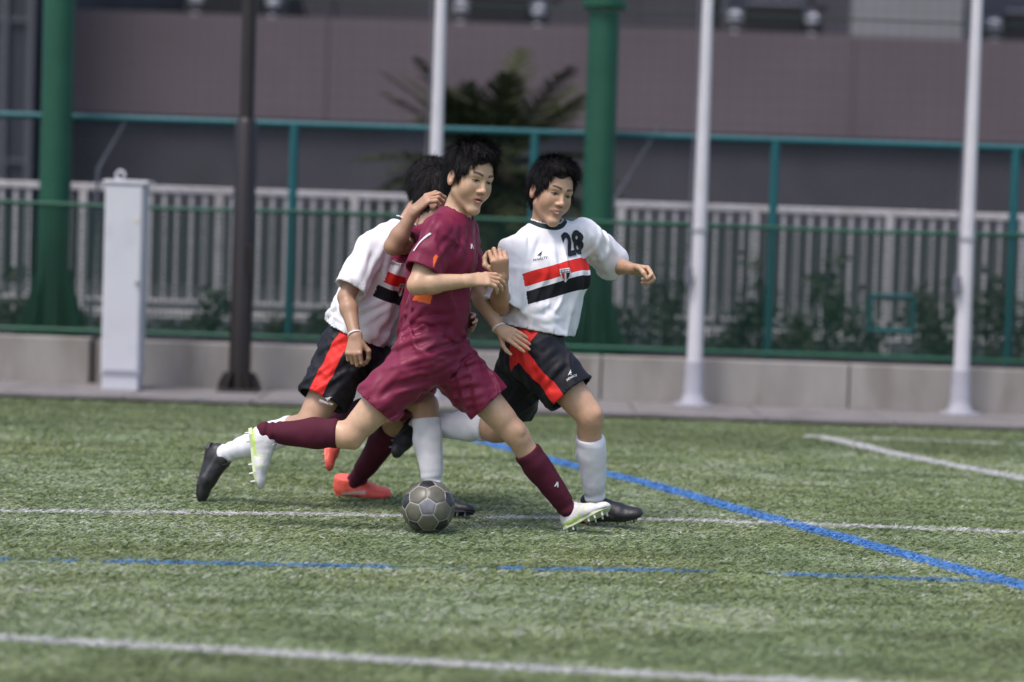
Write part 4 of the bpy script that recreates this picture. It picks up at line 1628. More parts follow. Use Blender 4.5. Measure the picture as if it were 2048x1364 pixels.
def hair_mesh(parent, hd, puff=1.0, seed=1, fringe=0.0, spiky=0.5, strands=2600):
    P = [hd.e(0, -0.016, 0.056, 0.085 * puff, 0.106 * puff, 0.094 * puff, 0.02),
         hd.e(0, -0.055, 0.0, 0.072, 0.055, 0.07, 0.03),
         hd.e(0.0, 0.035, 0.105 + 0.01 * spiky, 0.066 * puff, 0.058, 0.036, 0.03)]
    for q in (-1, 1):
        P.append(hd.cap((q * 0.070, 0.012, 0.05), (q * 0.071, 0.022, -0.012), 0.015, 0.008, 0.015))
    lo, hi = bounds(P, 0.04)
    F = Field(lo, hi, 0.0036).apply(P)
    sub = [hd.e(0, 0.105, -0.012 - fringe, 0.068, 0.085, 0.096, 0.012, 'sub')]
    for q in (-1, 1):
        sub.append(hd.e(q * 0.086, -0.004, -0.008, 0.03, 0.024, 0.034, 0.008, 'sub'))
        sub.append(hd.e(q * 0.07, 0.055, -0.05, 0.04, 0.045, 0.06, 0.01, 'sub'))
    F.apply(sub)

    def cl(p):
        x, y, z = hd.loc(p)
        a = np.c_[x * 42, y * 30, z * 24] + seed * 7
        n = noise3(a) * 0.009 + noise3(a * 2.3) * 0.004
        return -np.abs(n) * 1.1 + 0.004
    F.band(cl, 0.03)
    F.cut(hd.P(0, -0.05, -0.068), -hd.u - hd.f * 0.2, 0.3)
    v, q = F.mesh()
    o = obj_from('hair', v, q, m_hair, parent, smooth=True)
    # strands: tapered blades combed over the cap
    r = np.random.default_rng(seed)
    n = np.zeros_like(v)
    a = v[q[:, 1]] - v[q[:, 0]]
    b = v[q[:, 2]] - v[q[:, 0]]
    fn = np.cross(a, b)
    for k in range(4):
        for c_ in range(3):
            n[:, c_] += np.bincount(q[:, k], weights=fn[:, c_], minlength=len(v))
    n /= np.linalg.norm(n, axis=1)[:, None] + 1e-9
    idx = r.choice(len(v), strands)
    p = v[idx]
    nn = n[idx]
    x, y, z = hd.loc(p)
    whorl = hd.P(0.01, -0.05, 0.15)
    flow = p - whorl
    flow = flow - nn * np.sum(flow * nn, 1)[:, None]
    flow /= np.linalg.norm(flow, axis=1)[:, None] + 1e-9
    topw = np.clip((z - 0.08) / 0.06, 0, 1)[:, None]
    d = flow + nn * (0.18 + 0.75 * spiky * topw * r.uniform(0.2, 1.3, (strands, 1))) + r.normal(0, 0.20, (strands, 3))
    d -= hd.u * 0.15 * (1 - topw)
    d /= np.linalg.norm(d, axis=1)[:, None]
    L = r.uniform(0.02, 0.05, strands) * np.where(y > 0.05, 0.85, 1)
    w_ = np.cross(d, nn)
    w_ /= np.linalg.norm(w_, axis=1)[:, None] + 1e-9
    wd = r.uniform(0.0006, 0.0013, strands)
    V = np.empty((strands, 5, 3))
    V[:, 0] = p - w_ * wd[:, None] - nn * 0.003
    V[:, 1] = p + w_ * wd[:, None] - nn * 0.003
    m_ = p + d * (L * 0.55)[:, None] + nn * 0.002
    V[:, 2] = m_ + w_ * (wd * 0.7)[:, None]
    V[:, 3] = m_ - w_ * (wd * 0.7)[:, None]
    V[:, 4] = p + d * L[:, None] + (flow - nn * 0.2) * (L * 0.15)[:, None]
    i = np.arange(strands) * 5
    faces = [tuple(t) for t in np.c_[i, i + 1, i + 2, i + 3].tolist()] + [tuple(t) for t in np.c_[i + 3, i + 2, i + 4].tolist()]
    s_o = obj_from('strands', V.reshape(-1, 3), faces, m_hair, o)
    s_o['kind'] = 'stuff'
    return o


def decal(parent_garment, name, centre_px, verts2d, faces2d, material, d_hint, upv, offset=0.003, size=1.0, rightv=None):
    """flat print laid on a garment: 2D shape in metres, draped along the cloth's own normal"""
    me = parent_garment.data
    base = world_loc(parent_garment)
    bvh = BVHTree.FromPolygons([Vector(p.co) for p in me.vertices], [p.vertices[:] for p in me.polygons])
    r = ray(*centre_px).normalized()
    hit = bvh.ray_cast(Vector((0, 0, CAM_H)) - Vector(base), r)
    if hit[0] is None:
        print('decal misses', name)
        return None
    c = np.array(hit[0]) + base
    # average normal
    n = np.zeros(3)
    for dx in (-8, 0, 8):
        for dy in (-8, 0, 8):
            h2 = bvh.ray_cast(Vector((0, 0, CAM_H)) - Vector(base), ray(centre_px[0] + dx, centre_px[1] + dy).normalized())
            if h2[0] is not None:
                n += np.array(h2[1])
    n = unit(n)
    if n @ np.array(r) > 0:
        n = -n
    up = np.array(upv, float)
    up = unit(up - n * (up @ n))
    rt = np.cross(up, n)
    if rightv is not None:
        rv = np.array(rightv, float)
        rv = unit(rv - n * (rv @ n))
        rt = rv
    vs = []
    for (x, y) in verts2d:
        p = c + rt * x * size + up * y * size + n * 0.08
        h2 = bvh.ray_cast(Vector(p - base), Vector(-n), 0.2)
        vs.append((np.array(h2[0]) + base + n * offset) if h2[0] is not None else (c + rt * x * size + up * y * size + n * offset))
    return obj_from(name, vs, faces2d, material, parent_garment)


def shape2d(polys, cut=0.006):
    """triangulate outlines (list of point lists) finely enough to drape"""
    bm = bmesh.new()
    for poly in polys:
        vs = [bm.verts.new((x, y, 0)) for x, y in poly]
        bm.faces.new(vs)
    bmesh.ops.triangulate(bm, faces=bm.faces[:])
    for _ in range(4):
        es = [e for e in bm.edges if e.calc_length() > cut]
        if not es:
            break
        bmesh.ops.subdivide_edges(bm, edges=es, cuts=1)
        bmesh.ops.triangulate(bm, faces=bm.faces[:])
    bm.verts.index_update()
    v = [(p.co.x, p.co.y) for p in bm.verts]
    f = [[q.index for q in t.verts] for t in bm.faces]
    bm.free()
    return v, f


def text2d(body, height, bold=0.02, shear=0.0, cut=0.006, xs=1.0):
    cu = bpy.data.curves.new('t', 'FONT')
    cu.body = body
    cu.size = 1.0
    cu.offset = bold
    cu.shear = shear
    cu.align_x = 'CENTER'
    cu.resolution_u = 3
    o = bpy.data.objects.new('t', cu)
    COL.objects.link(o)
    bpy.context.view_layer.update()
    me = bpy.data.meshes.new_from_object(o.evaluated_get(bpy.context.evaluated_depsgraph_get()))
    bm = bmesh.new()
    bm.from_mesh(me)
    bpy.data.objects.remove(o)
    bpy.data.curves.remove(cu)
    ys = [v.co.y for v in bm.verts]
    k = height / (max(ys) - min(ys))
    ym = (max(ys) + min(ys)) / 2
    xm = (max(v.co.x for v in bm.verts) + min(v.co.x for v in bm.verts)) / 2
    for v in bm.verts:
        v.co = Vector(((v.co.x - xm) * k * xs, (v.co.y - ym) * k, 0))
    bmesh.ops.triangulate(bm, faces=bm.faces[:])
    for _ in range(4):
        es = [e for e in bm.edges if e.calc_length() > cut]
        if not es:
            break
        bmesh.ops.subdivide_edges(bm, edges=es, cuts=1)
        bmesh.ops.triangulate(bm, faces=bm.faces[:])
    bm.verts.index_update()
    v = [(p.co.x, p.co.y) for p in bm.verts]
    f = [[q.index for q in t.verts] for t in bm.faces]
    bm.free()
    return v, f


BUILD_T = time.time()


class Person:
    """J: joints as (px, py, depth) of the photograph"""

    def __init__(s, label, J, opt):
        s.o = opt
        s.j = {k: at(*v) for k, v in J.items()}
        j = s.j
        base = j['pelvis'].copy()
        base[2] = 0.0
        s.root = empty('person', tuple(base))
        tag(s.root, label, 'person', 'football players')
        s.head = Head(j['head'], opt['face'], opt['head_up'], opt.get('head_scale', 1.03))
        s.head.mw, s.head.smile = opt.get('mw', 1.0), opt.get('smile', 0.0)
        s.thick = opt.get('thick', 1.0)
        s.plat = unit(j['hipL'] - j['hipR'])      # pelvis lateral
        s.clat = unit(j['shL'] - j['shR'])        # chest lateral

    # ---------- torso primitives, inflated by g (tuple lateral, depth)
    def torso(s, g=0.0, belly=0.0):
        j = s.j
        pel, ch, nk = j['pelvis'], j['chest'], j['neck']
        ax = unit(ch - pel)
        wst = pel + (ch - pel) * 0.48
        k = s.o.get('bulk', 1.0)
        P = [ecap(pel - ax * 0.03, pel + ax * 0.05, ((0.150 * k + g), (0.100 * k + g)), ((0.145 * k + g), (0.098 * k + g)), s.plat, 0.05),
             ecap(pel + ax * 0.05, wst, (0.138 * k + g + belly, 0.094 * k + g + belly), (0.132 * k + g + belly, 0.092 * k + g + belly), (s.plat + s.clat) / 2, 0.06),
             ecap(wst, ch, (0.132 * k + g + belly * 0.6, 0.092 * k + g + belly * 0.6), (0.160 * k + g, 0.108 * k + g), s.clat, 0.06),
             ecap(ch, ch + (nk - ch) * 0.62, (0.160 * k + g, 0.108 * k + g), (0.135 * k + g, 0.078 * k + g), s.clat, 0.06)]
        for q in 'RL':
            P.append(rcone(nk + (ch - nk) * 0.10, j['sh' + q], 0.046 + g * 0.5, 0.056 + g * 0.4, 0.045))
        return P

    def body(s):
        j, o = s.j, s.o
        P = s.torso(0.0)
        for q in 'RL':
            sh, el, wr = j['sh' + q], j['el' + q], j['wr' + q]
            at_ = o.get('arm', 1.0)
            P.append(rcone(sh, el, 0.054, 0.040 * at_, 0.03))
            P.append(rcone(el, el + (wr - el) * 0.3, 0.038 * at_, 0.042 * at_, 0.02))
            P.append(rcone(el + (wr - el) * 0.3, wr, 0.042 * at_, 0.0265 * at_, 0.02))
            L, tf, sf = leg_prims(j['hip' + q], j['kn' + q], j['an' + q], thick=s.thick)
            P += L
            P.append(rcone(j['an' + q], j['heel' + q] * 0.55 + j['toe' + q] * 0.45 + unit(j['an' + q] - j['heel' + q]) * 0.02, 0.030, 0.018, 0.02))
        P.append(rcone(j['neck'] - s.head.u * 0.03, s.head.P(0, -0.018, -0.04), 0.060, 0.052, 0.03))
        # sternomastoid hint
        HP = s.head.prims(o.get('mouth', 0.0))
        P += HP
        hands = []
        for q in 'RL':
            h = o.get('hand' + q)
            if h:
                hp = hand_prims(j['wr' + q], j['fi' + q] - j['wr' + q], h['thumb'], h.get('curl', 0.5), h.get('size', 1.0), h.get('spread', 0.06), h.get('flip', 1), h.get('tcurl', 0.6))
                P += hp
                hands.append(hp)
        lo, hi = bounds(P, 0.03)
        boxes = [(s.head.c - 0.165, s.head.c + 0.165, o.get('head_h', 0.0022))]
        for hp in hands:
            l2, h2 = bounds(hp, 0.012)
            boxes.append((l2, h2, o.get('hand_h', 0.0027)))
        vs, qs, off = [], [], 0

        def emit(v, q):
            nonlocal off
            v, q = compact(v, q)
            vs.append(v)
            qs.append(q + off)
            off += len(v)
        hc = 0.0068
        v, q = Field(lo, hi, hc).apply(P).mesh()
        c = v[q].mean(1)
        drop = np.zeros(len(q), bool)
        for l2, h2, _ in boxes:
            drop |= ((c > l2 + 1.2 * hc) & (c < h2 - 1.2 * hc)).all(1)
        emit(v, q[~drop])
        for i, (l2, h2, hh) in enumerate(boxes):
            v, q = Field(l2, h2, hh).apply(P).mesh()
            c = v[q].mean(1)
            drop = np.zeros(len(q), bool)
            for l3, h3, _ in boxes[:i]:
                drop |= ((c > l3) & (c < h3)).all(1)
            emit(v, q[~drop])
        V, Q = np.concatenate(vs), np.concatenate(qs)
        tone = np.array(o.get('skin', (0.50, 0.315, 0.215)))
        col = np.tile(tone, (len(V), 1)) * (1 + 0.15 * noise3(V * 14) + 0.12 * noise3(V * 45))[:, None]
        for q in 'RL':   # redder knees, elbows, knuckles
            for key, rad in (('kn', 0.06), ('el', 0.05), ('fi', 0.05)):
                d = np.linalg.norm(V - j[key + q], axis=1)
                m = (0.35 * np.exp(-(d / rad) ** 2))[:, None]
                col = col * (1 - m) + m * tone * np.array((1.0, 0.74, 0.70))
        # arms tanned
        for q in 'RL':
            d, t = segdist(V, j['sh' + q], j['el' + q])
            d2, t2 = segdist(V, j['el' + q], j['wr' + q])
            m = (np.minimum(d, d2) < 0.07)[:, None] * o.get('tan', 0.25)
            col = col * (1 - m) + m * tone * np.array((0.72, 0.66, 0.62))
        s.head.paint(V, col, o.get('mouth', 0.0))
        s.body_o = obj_from('body', V, Q, m_skin, s.root, smooth=True, attrs={'col': ('FLOAT_COLOR', np.c_[np.clip(col, 0.005, 0.9), np.ones(len(col))])})

    def jersey(s, material, hem_drop=0.10, sleeve=0.78, loose=0.03, folds=(), tuck=False, vaxis=None, amp=0.008, sleeve_r=0.082, seed=0.0):
        j = s.j
        pel, ch, nk = j['pelvis'], j['chest'], j['neck']
        ax = unit(ch - pel)
        P = s.torso(0.018, loose)
        P_torso = P[:4]
        dn = pel - ax * hem_drop
        k = s.o.get('bulk', 1.0)
        if not tuck:
            P.append(ecap(dn - ax * 0.06, pel + (ch - pel) * 0.45, (0.164 * k + loose, 0.118 * k + loose), (0.142 * k + loose, 0.105 * k + loose), s.plat, 0.05))
            P_torso = P_torso + [P[-1]]
        SL = {}
        for q in 'RL':
            sh, el = j['sh' + q], j['el' + q]
            e2 = sh + (el - sh) * (sleeve + 0.15)
            SL[q] = rcone(sh, e2, s.o.get('shoulder_r', 0.060), sleeve_r[0 if q == 'R' else 1] if isinstance(sleeve_r, tuple) else sleeve_r, 0.0)
        P.append(rcone(nk + (ch - nk) * 0.15, nk + s.head.u * 0.0, 0.068, 0.066, 0.045))
        lo, hi = bounds(P + list(SL.values()), 0.035)
        F = Field(lo, hi, s.o.get('cloth_h', 0.0054)).apply(P)

        def wr(p):
            d_ax, t = segdist(p, pel, ch)
            p_ = p
            p = p + 0.03 * noise3(p * 7 + 40)[:, None]
            dep = np.cross(s.clat, ax)
            calm = np.clip((np.linalg.norm(p - nk, axis=1) - 0.085) / 0.07, 0.0, 1)
            w_ = -noise3(np.c_[(p @ s.clat) * 9, (p @ ax) * 3.5, (p @ dep) * 9] + seed) * 1.4 * amp
            e1, e2 = unit(s.clat + ax * 0.5), unit(ax - s.clat * 0.5)
            lowp = np.clip(1.25 - t * 0.9, 0.3, 1)
            w_ -= ridge(np.c_[(p @ e1) * 12, (p @ e2) * 2.2, (p @ dep) * 6] + 5 + seed) * amp * 1.1 * lowp
            w_ -= ridge(np.c_[(p @ unit(s.clat - ax * 0.4)) * 13, (p @ unit(ax + s.clat * 0.4)) * 2.2, (p @ dep) * 6] + 15 + seed) * amp * 0.9
            w_ -= ridge(np.c_[(p @ unit(ax + s.clat * 0.25)) * 16, (p @ s.clat) * 3, (p @ dep) * 5] + 9 + seed) * amp * 1.3 * np.clip(1.05 - t * 1.7, 0.0, 1)
            w_ *= calm
            for q in 'RL':
                sh, el = j['sh' + q], j['el' + q]
                d, tt = segdist(p, sh, el)
                al = ((p - sh) @ unit(el - sh))
                g = np.exp(-(d / 0.10) ** 2) * np.clip(tt * 3, 0, 1)
                w_ -= g * amp * 1.1 * ridge(np.c_[al * 12, (p @ s.clat) * 3, p[:, 1] * 3] + 31 + seed)
            return w_ + fold_field(p_, FL)
        probe = Field(lo, hi, 0.008).apply(P + list(SL.values()))
        FL = probe.folds(folds)

        def soft(p):
            w_ = wr(p)
            return np.where(w_ > 0, 0.007 * np.tanh(w_ / 0.007), 0.02 * np.tanh(w_ / 0.02))
        F.band(soft, 0.028)
        F.shell(0.008, [(dn, ax), (nk, s.o.get('neck_n', unit(nk - ch)))])
        # openings: neck, hem, sleeves
        na = unit(s.o.get('neck_n', unit(nk - ch)))
        NR = s.o.get('neck_r', 0.064)
        F.apply([rcone(nk - na * 0.035, nk + na * 0.25, NR, NR, 0.0, 'sub')])
        F.cut(dn, -ax, 0.40)
        for q in 'RL':
            sh, el = j['sh' + q], j['el' + q]
            G = F.sub(SL[q].lo - 0.03, SL[q].hi + 0.03).apply([SL[q]])
            G.band(soft, 0.028)
            G.shell(0.008, [(sh + (el - sh) * sleeve, el - sh)])
            G.cut(sh + (el - sh) * sleeve, (el - sh) + np.array(s.o.get('sleeve_tilt' + q, (0, 0, 0))), 0.35)
            F.merge(G, 0.035)
        v, q = F.mesh()
        v = relax(v, q, 1, 0.5)
        va = unit(vaxis) if vaxis is not None else ax
        vv = (v - pel) @ va + 0.006 * noise3(v * 9)
        mask = np.ones(len(v))
        for qn in 'RL':
            sh, el = j['sh' + qn], j['el' + qn]
            d, t = segdist(v, sh + (el - sh) * 0.12, el)
            dt, tt = segdist(v, pel, ch)
            lat = np.abs((v - (pel + (ch - pel) * 0.8)) @ s.clat)
            mask[(d < 0.115) & (t > 0.02) & (lat > 0.155)] = 0
        dn_, tn_ = segdist(v, nk - na * 0.035, nk + na * 0.25)
        coll = dn_ - NR
        # side panel below the arm pit
        wdir = np.cross(s.clat, ax)
        stripe = np.full(len(v), -1.0)
        if s.o.get('side_panel'):
            c0, halfw, v0, v1 = s.o['side_panel']
            fr = (v - pel) @ unit(wdir)
            side = (v - pel) @ s.clat
            stripe = np.where((side * s.o.get('side_sign', -1) > 0.03) & (vv > v0) & (vv < v1) & (segdist(v, j['shR'], j['elR'])[0] > 0.072), halfw * (0.42 - vv) / 0.2 - np.abs(fr - c0 - 0.31 * (vv - 0.30)), -1.0)
        s.jersey_o = obj_from('jersey', v, q, material, s.root, smooth=True,
                              attrs={'v': ('FLOAT', vv), 'mask': ('FLOAT', mask), 'collar': ('FLOAT', coll), 'stripe': ('FLOAT', stripe)})
        return s.jersey_o

    def shorts(s, material, hem=0.62, hemL=None, r0=0.115, r1=0.108, folds=(), stripe_dir=None, stripe_w=0.032, amp=0.008, waist=0.07, seed=0.0):
        j = s.j
        pel, ch = j['pelvis'], j['chest']
        ax = unit(ch - pel)
        k = s.o.get('bulk', 1.0)
        P = [ecap(pel - ax * 0.05, pel + ax * waist, (0.172 * k, 0.126 * k), (0.162 * k, 0.120 * k), s.plat, 0.05)]
        for q in 'RL':
            hp, kn = j['hip' + q], j['kn' + q]
            h_ = hem if (q == 'R' or hemL is None) else hemL
            P.append(rcone(hp + (kn - hp) * 0.02, hp + (kn - hp) * (h_ + 0.25), r0, r1 + 0.006, 0.05))
        F = Field(*bounds(P, 0.04), s.o.get('cloth_h', 0.0054)).apply(P)

        def wr(p):
            w_ = np.zeros(len(p))
            p_ = p
            p = p + 0.03 * noise3(p * 7 + 60)[:, None]
            for q in 'RL':
                hp, kn = j['hip' + q], j['kn' + q]
                d, t = segdist(p, hp, kn)
                g = np.exp(-(d / 0.16) ** 4)
                t_ = unit(kn - hp)
                sd = unit(np.cross(t_, (0, 1, 0)))
                o3 = 3 if q == 'L' else 0
                w_ -= g * ridge(np.c_[(p @ unit(sd + 0.55 * t_)) * 14, (p @ unit(t_ - 0.55 * sd)) * 2.4, p[:, 1] * 5] + seed + o3) * amp * 1.5
                w_ -= g * ridge(np.c_[(p @ unit(t_ * 0.9 - 0.45 * sd)) * 15, (p @ unit(sd + 0.4 * t_)) * 2.6, p[:, 1] * 4] + seed + 11 + o3) * amp * 1.5 * np.clip(1.25 - t * 1.3, 0, 1)
            w_ += noise3(p * 9 + seed) * amp * 0.8
            return w_ + fold_field(p_, FL)
        FL = F.folds(folds)

        def soft(p):
            w_ = wr(p)
            return np.where(w_ > 0, 0.010 * np.tanh(w_ / 0.010), 0.022 * np.tanh(w_ / 0.022))
        F.band(soft, 0.030)
        F.shell(0.008, [(j['hip' + q] + (j['kn' + q] - j['hip' + q]) * (hem if (q == 'R' or hemL is None) else hemL), j['kn' + q] - j['hip' + q]) for q in 'RL'])
        for q in 'RL':
            hp, kn = j['hip' + q], j['kn' + q]
            h_ = hem if (q == 'R' or hemL is None) else hemL
            n = unit(kn - hp) + np.array(s.o.get('hem_tilt' + q, (0, 0, 0)))
            F.cut(hp + (kn - hp) * h_, n, 0.27, keep=[P[2] if q == 'R' else P[1]])
        F.cut(pel + ax * (waist + 0.02), ax, 0.3)
        v, q = F.mesh()
        v = relax(v, q, 1, 0.5)
        st = np.full(len(v), -1.0)
        if stripe_dir is not None:
            for qn in 'RL':
                hp, kn = j['hip' + qn], j['kn' + qn]
                t_ = unit(kn - hp)
                sd = stripe_dir[qn]
                if sd is None:
                    continue
                sd = np.array(sd, float)
                sd = unit(sd - t_ * (sd @ t_))
                w2 = np.cross(t_, sd)
                r = v - hp
                al = r @ t_
                dd, tt = segdist(v, hp, kn)
                od, ot = segdist(v, j['hip' + ('L' if qn == 'R' else 'R')], j['kn' + ('L' if qn == 'R' else 'R')])
                near = (dd <= od + 0.02) & ((r @ sd) > 0.0)
                # above the hip the stripe follows the body axis
                off = np.where(al > 0, r @ w2, (r - np.outer(r @ ax, ax)) @ w2)
                st = np.maximum(st, np.where(near, stripe_w - np.abs(off + 0.006 * noise3(v * 7)), -1.0))
        s.shorts_o = obj_from('shorts', v, q, material, s.root, smooth=True, attrs={'stripe': ('FLOAT', st)})
        return s.shorts_o

    def socks(s, material, top=(0.2, 0.2)):
        j = s.j
        for q, t in zip('RL', top):
            v, f = sock_mesh(j['kn' + q], j['an' + q], j['hip' + q], j['heel' + q], j['toe' + q], t, s.thick)
            o = obj_from('sock', v, f, material, s.root, smooth=True)
            setattr(s, 'sock' + q, o)

    def boots(s, cols, kind, upR=None, upL=None):
        j = s.j
        for q, up in (('R', upR), ('L', upL)):
            u = up if up is not None else (j['an' + q] - j['heel' + q])
            shoe(s.root, j['heel' + q], j['toe' + q], u, j['an' + q], cols, kind)

# ------------------------------------------------------------------ the four players
BANDS_B = [(0.163, 0.218, BLACKC), (0.238, 0.292, REDC)]
BANDS_C = [(0.25, 0.305, BLACKC), (0.325, 0.376, REDC)]
COLLAR = (0.007, 0.022, (0.012, 0.03, 0.032))
M_WHITE_B = cloth_mat('white_jersey_front', WHITE, 0.7, BANDS_B, COLLAR)
M_WHITE_C = cloth_mat('white_jersey_rear', WHITE, 0.7, BANDS_C, COLLAR)
M_MAROON = cloth_mat('maroon_jersey', MAROON, 0.55, sheen=0.12, side=(0.75, 0.13, 0.02))
M_MAROON_S = cloth_mat('maroon_shorts', (0.190, 0.014, 0.047), 0.5, sheen=0.15, spec=0.35)
M_BLACK_S = cloth_mat('black_shorts', BLACKC, 0.6, side=REDC, sheen=0.05)
M_SOCK_W = cloth_mat('white_sock', (0.76, 0.75, 0.78), 0.85, var=0.10, crease=0.15)
M_SOCK_M = cloth_mat('maroon_sock', (0.072, 0.009, 0.022), 0.8, crease=0.15, var=0.12)
M_PRINT_W = mat('print_white', (0.72, 0.70, 0.72), 0.6)
M_PRINT_K = mat('print_black', (0.012, 0.012, 0.016), 0.6)
M_PRINT_R = mat('print_red', (0.55, 0.02, 0.02), 0.6)
M_BANDW = mat('wristband_white', (0.7, 0.69, 0.7), 0.7)

COLS_WHITE = ((0.68, 0.66, 0.65), (0.58, 0.78, 0.20), (0.60, 0.66, 0.42), (0.62, 0.63, 0.58), (0.52, 0.49, 0.47))
COLS_BLACK = ((0.022, 0.022, 0.024), (0.06, 0.06, 0.06), (0.02, 0.02, 0.02), (0.12, 0.12, 0.11), (0.03, 0.03, 0.03))
COLS_CORAL = ((0.92, 0.135, 0.095), (0.60, 0.45, 0.42), (0.85, 0.17, 0.12), (0.4, 0.2, 0.15), (0.8, 0.1, 0.06))


def wristband(p, wr_, el, pos=0.0):
    a = unit(wr_ - el)
    c0 = wr_ - a * (0.010 + pos)
    MB().tube([c0, c0 - a * 0.006], 0.0315, 16).build('wristband', M_BANDW, p.root, smooth=True)


def creases(lines, wd=0.012, am=0.011):
    return [((l[0], l[1]), (l[2], l[3]), wd * (l[5] if len(l) > 5 else 1), am * (l[4] if len(l) > 4 else 1)) for l in lines]


LOGO = [[(-0.013, -0.006), (0.0, 0.002), (0.014, 0.010), (0.006, -0.001), (0.010, -0.004), (-0.002, -0.004)],
        [(-0.004, -0.0065), (0.002, -0.0065), (0.004, -0.010), (0.0, -0.010)]]


def maker_mark(garment, px, m, up, k=1.0, text=True, d=9):
    v, f = shape2d([[(x * k, y * k) for x, y in p] for p in LOGO])
    decal(garment, 'maker_logo', px, v, f, m, d, up)
    if text:
        v, f = text2d('PENALTY', 0.0095 * k, 0.01, 0.2, xs=1.0)
        decal(garment, 'maker_name', px, [(x, y - 0.020 * k) for x, y in v], f, m, d, up)


def crest(garment, px, up, k=1.0):
    def sh(poly):
        return [(x * k, y * k) for x, y in poly]
    outer = [(-0.024, 0.026), (0.024, 0.026), (0.025, 0.006), (0.016, -0.014), (0.0, -0.034), (-0.016, -0.014), (-0.025, 0.006)]
    inner_top = [(-0.020, 0.022), (0.020, 0.022), (0.0205, 0.010), (-0.0205, 0.010)]
    v, f = shape2d([sh(outer)])
    decal(garment, 'crest', px, v, f, M_PRINT_W, 9, up, 0.003)
    v, f = shape2d([sh(inner_top), sh([(0.004, 0.007), (0.0205, 0.007), (0.014, -0.011), (0.004, -0.025)])])
    decal(garment, 'crest_black_field', px, v, f, M_PRINT_K, 9, up, 0.0045)
    v, f = shape2d([sh([(-0.0205, 0.007), (-0.004, 0.007), (-0.004, -0.025), (-0.014, -0.011)])])
    decal(garment, 'crest_red_field', px, v, f, M_PRINT_R, 9, up, 0.0045)
    for i in range(5):
        x = -0.0145 + i * 0.0072
        v, f = shape2d([sh([(x - 0.0022, 0.0125), (x + 0.0022, 0.0125), (x + 0.0022, 0.0195), (x - 0.0022, 0.0195)])])
        decal(garment, 'crest_letter', px, v, f, M_PRINT_W, 9, up, 0.006)


T0 = time.time()
# ---- A: the leading player in maroon, on the ball
JA = dict(pelvis=(862, 692, 9.02), chest=(893, 512, 9.0), neck=(910, 436, 9.01), head=(938, 360, 8.98),
          shR=(876, 466, 8.86), shL=(922, 466, 9.17), elR=(834, 570, 8.77), wrR=(938, 561, 8.79), fiR=(995, 556, 8.82),
          elL=(953, 578, 9.22), wrL=(998, 656, 9.13), fiL=(1040, 680, 9.09),
          hipR=(850, 702, 8.94), hipL=(880, 702, 9.10), knR=(700, 872, 8.92), anR=(530, 864, 8.98), heelR=(496, 856, 8.98), toeR=(510, 977, 8.96),
          knL=(1030, 866, 9.08), anL=(1144, 1030, 9.16), heelL=(1131, 1064, 9.165), toeL=(1216, 1022, 9.05))
A = Person('leading player in all maroon kit with white boots, about to kick the ball', JA,
           dict(face=(0.62, -0.79, -0.14), head_up=(0.20, -0.04, 1.0), head_scale=1.06, mouth=0.004, tan=0.15, skin=(0.55, 0.355, 0.225),
                handR=dict(thumb=(0.0, 0.7, 0.6), curl=[0.28, 0.36, 0.42, 0.5], tcurl=0.2), handL=dict(thumb=(-0.3, -0.35, -0.9), curl=[0.14, 0.16, 0.2, 0.26], flip=-1, spread=0.05, tcurl=0.0, size=0.88),
                side_panel=(0.008, 0.036, 0.18, 0.39), side_sign=-1, thick=0.87, bulk=0.84, arm=0.95, neck_r=0.069, neck_n=unit((0.50, -0.16, 1.0))))
A.body()
A.jersey(M_MAROON, hem_drop=-0.04, sleeve=0.74, loose=0.012, tuck=True, amp=0.012, sleeve_r=0.078, seed=1.3,
         folds=creases([(918, 450, 869, 528), (876, 424, 838, 496), (932, 468, 918, 520), (826, 627, 797, 654), (925, 630, 835, 648), (931, 645, 862, 641), (905, 585, 935, 560), (850, 610, 800, 660), (890, 470, 940, 500, 0.7)]))
A.shorts(M_MAROON_S, hem=0.66, hemL=0.65, r0=0.110, r1=0.084, amp=0.013, waist=0.09, seed=2.1,
         folds=creases([(936, 666, 826, 704), (938, 686, 790, 733), (945, 704, 846, 746), (902, 731, 794, 762), (884, 762, 780, 790), (947, 706, 886, 764, -1.0), (970, 731, 893, 762), (992, 762, 902, 771), (985, 748, 947, 700), (860, 665, 800, 690), (800, 740, 745, 800, 0.8)], 0.011, 0.012))
A.socks(M_SOCK_M, (0.14, 0.22))
A.boots(COLS_WHITE, 'white')
hair_mesh(A.root, A.head, 1.05, 3, fringe=-0.008, spiky=1.0, strands=11000)
wristband(A, A.j['wrL'], A.j['elL'], -0.012)
v, f = shape2d([[(-0.009, -0.012), (-0.002, 0.012), (0.001, 0.004), (0.004, 0.012), (0.010, -0.012), (0.005, -0.012), (0.002, 0.0), (-0.004, -0.012)]])
decal(A.jersey_o, 'chest_mark', (942, 492), v, f, M_PRINT_W, 9, (0, 0, 1), 0.004)
decal(A.jersey_o, 'chest_number', (939, 575), v, f, M_PRINT_W, 9, (0, 0, 1), 0.004)
decal(A.sockL, 'sock_mark', (1113, 968), v, f, M_PRINT_W, 9, (0.3, 0, 1), 0.004)
for k in range(3):
    pts = [(-0.004, -0.05), (0.004, -0.05), (0.006, 0.0), (0.011, 0.05), (0.004, 0.05), (-0.001, 0.0)]
    if k == 0:
        v, f = shape2d([pts])
        decal(A.jersey_o, 'shoulder_piping', (842, 482), v, f, M_PRINT_W, 9, (0.5, 0, 1), 0.004)
print('A', time.time() - T0)

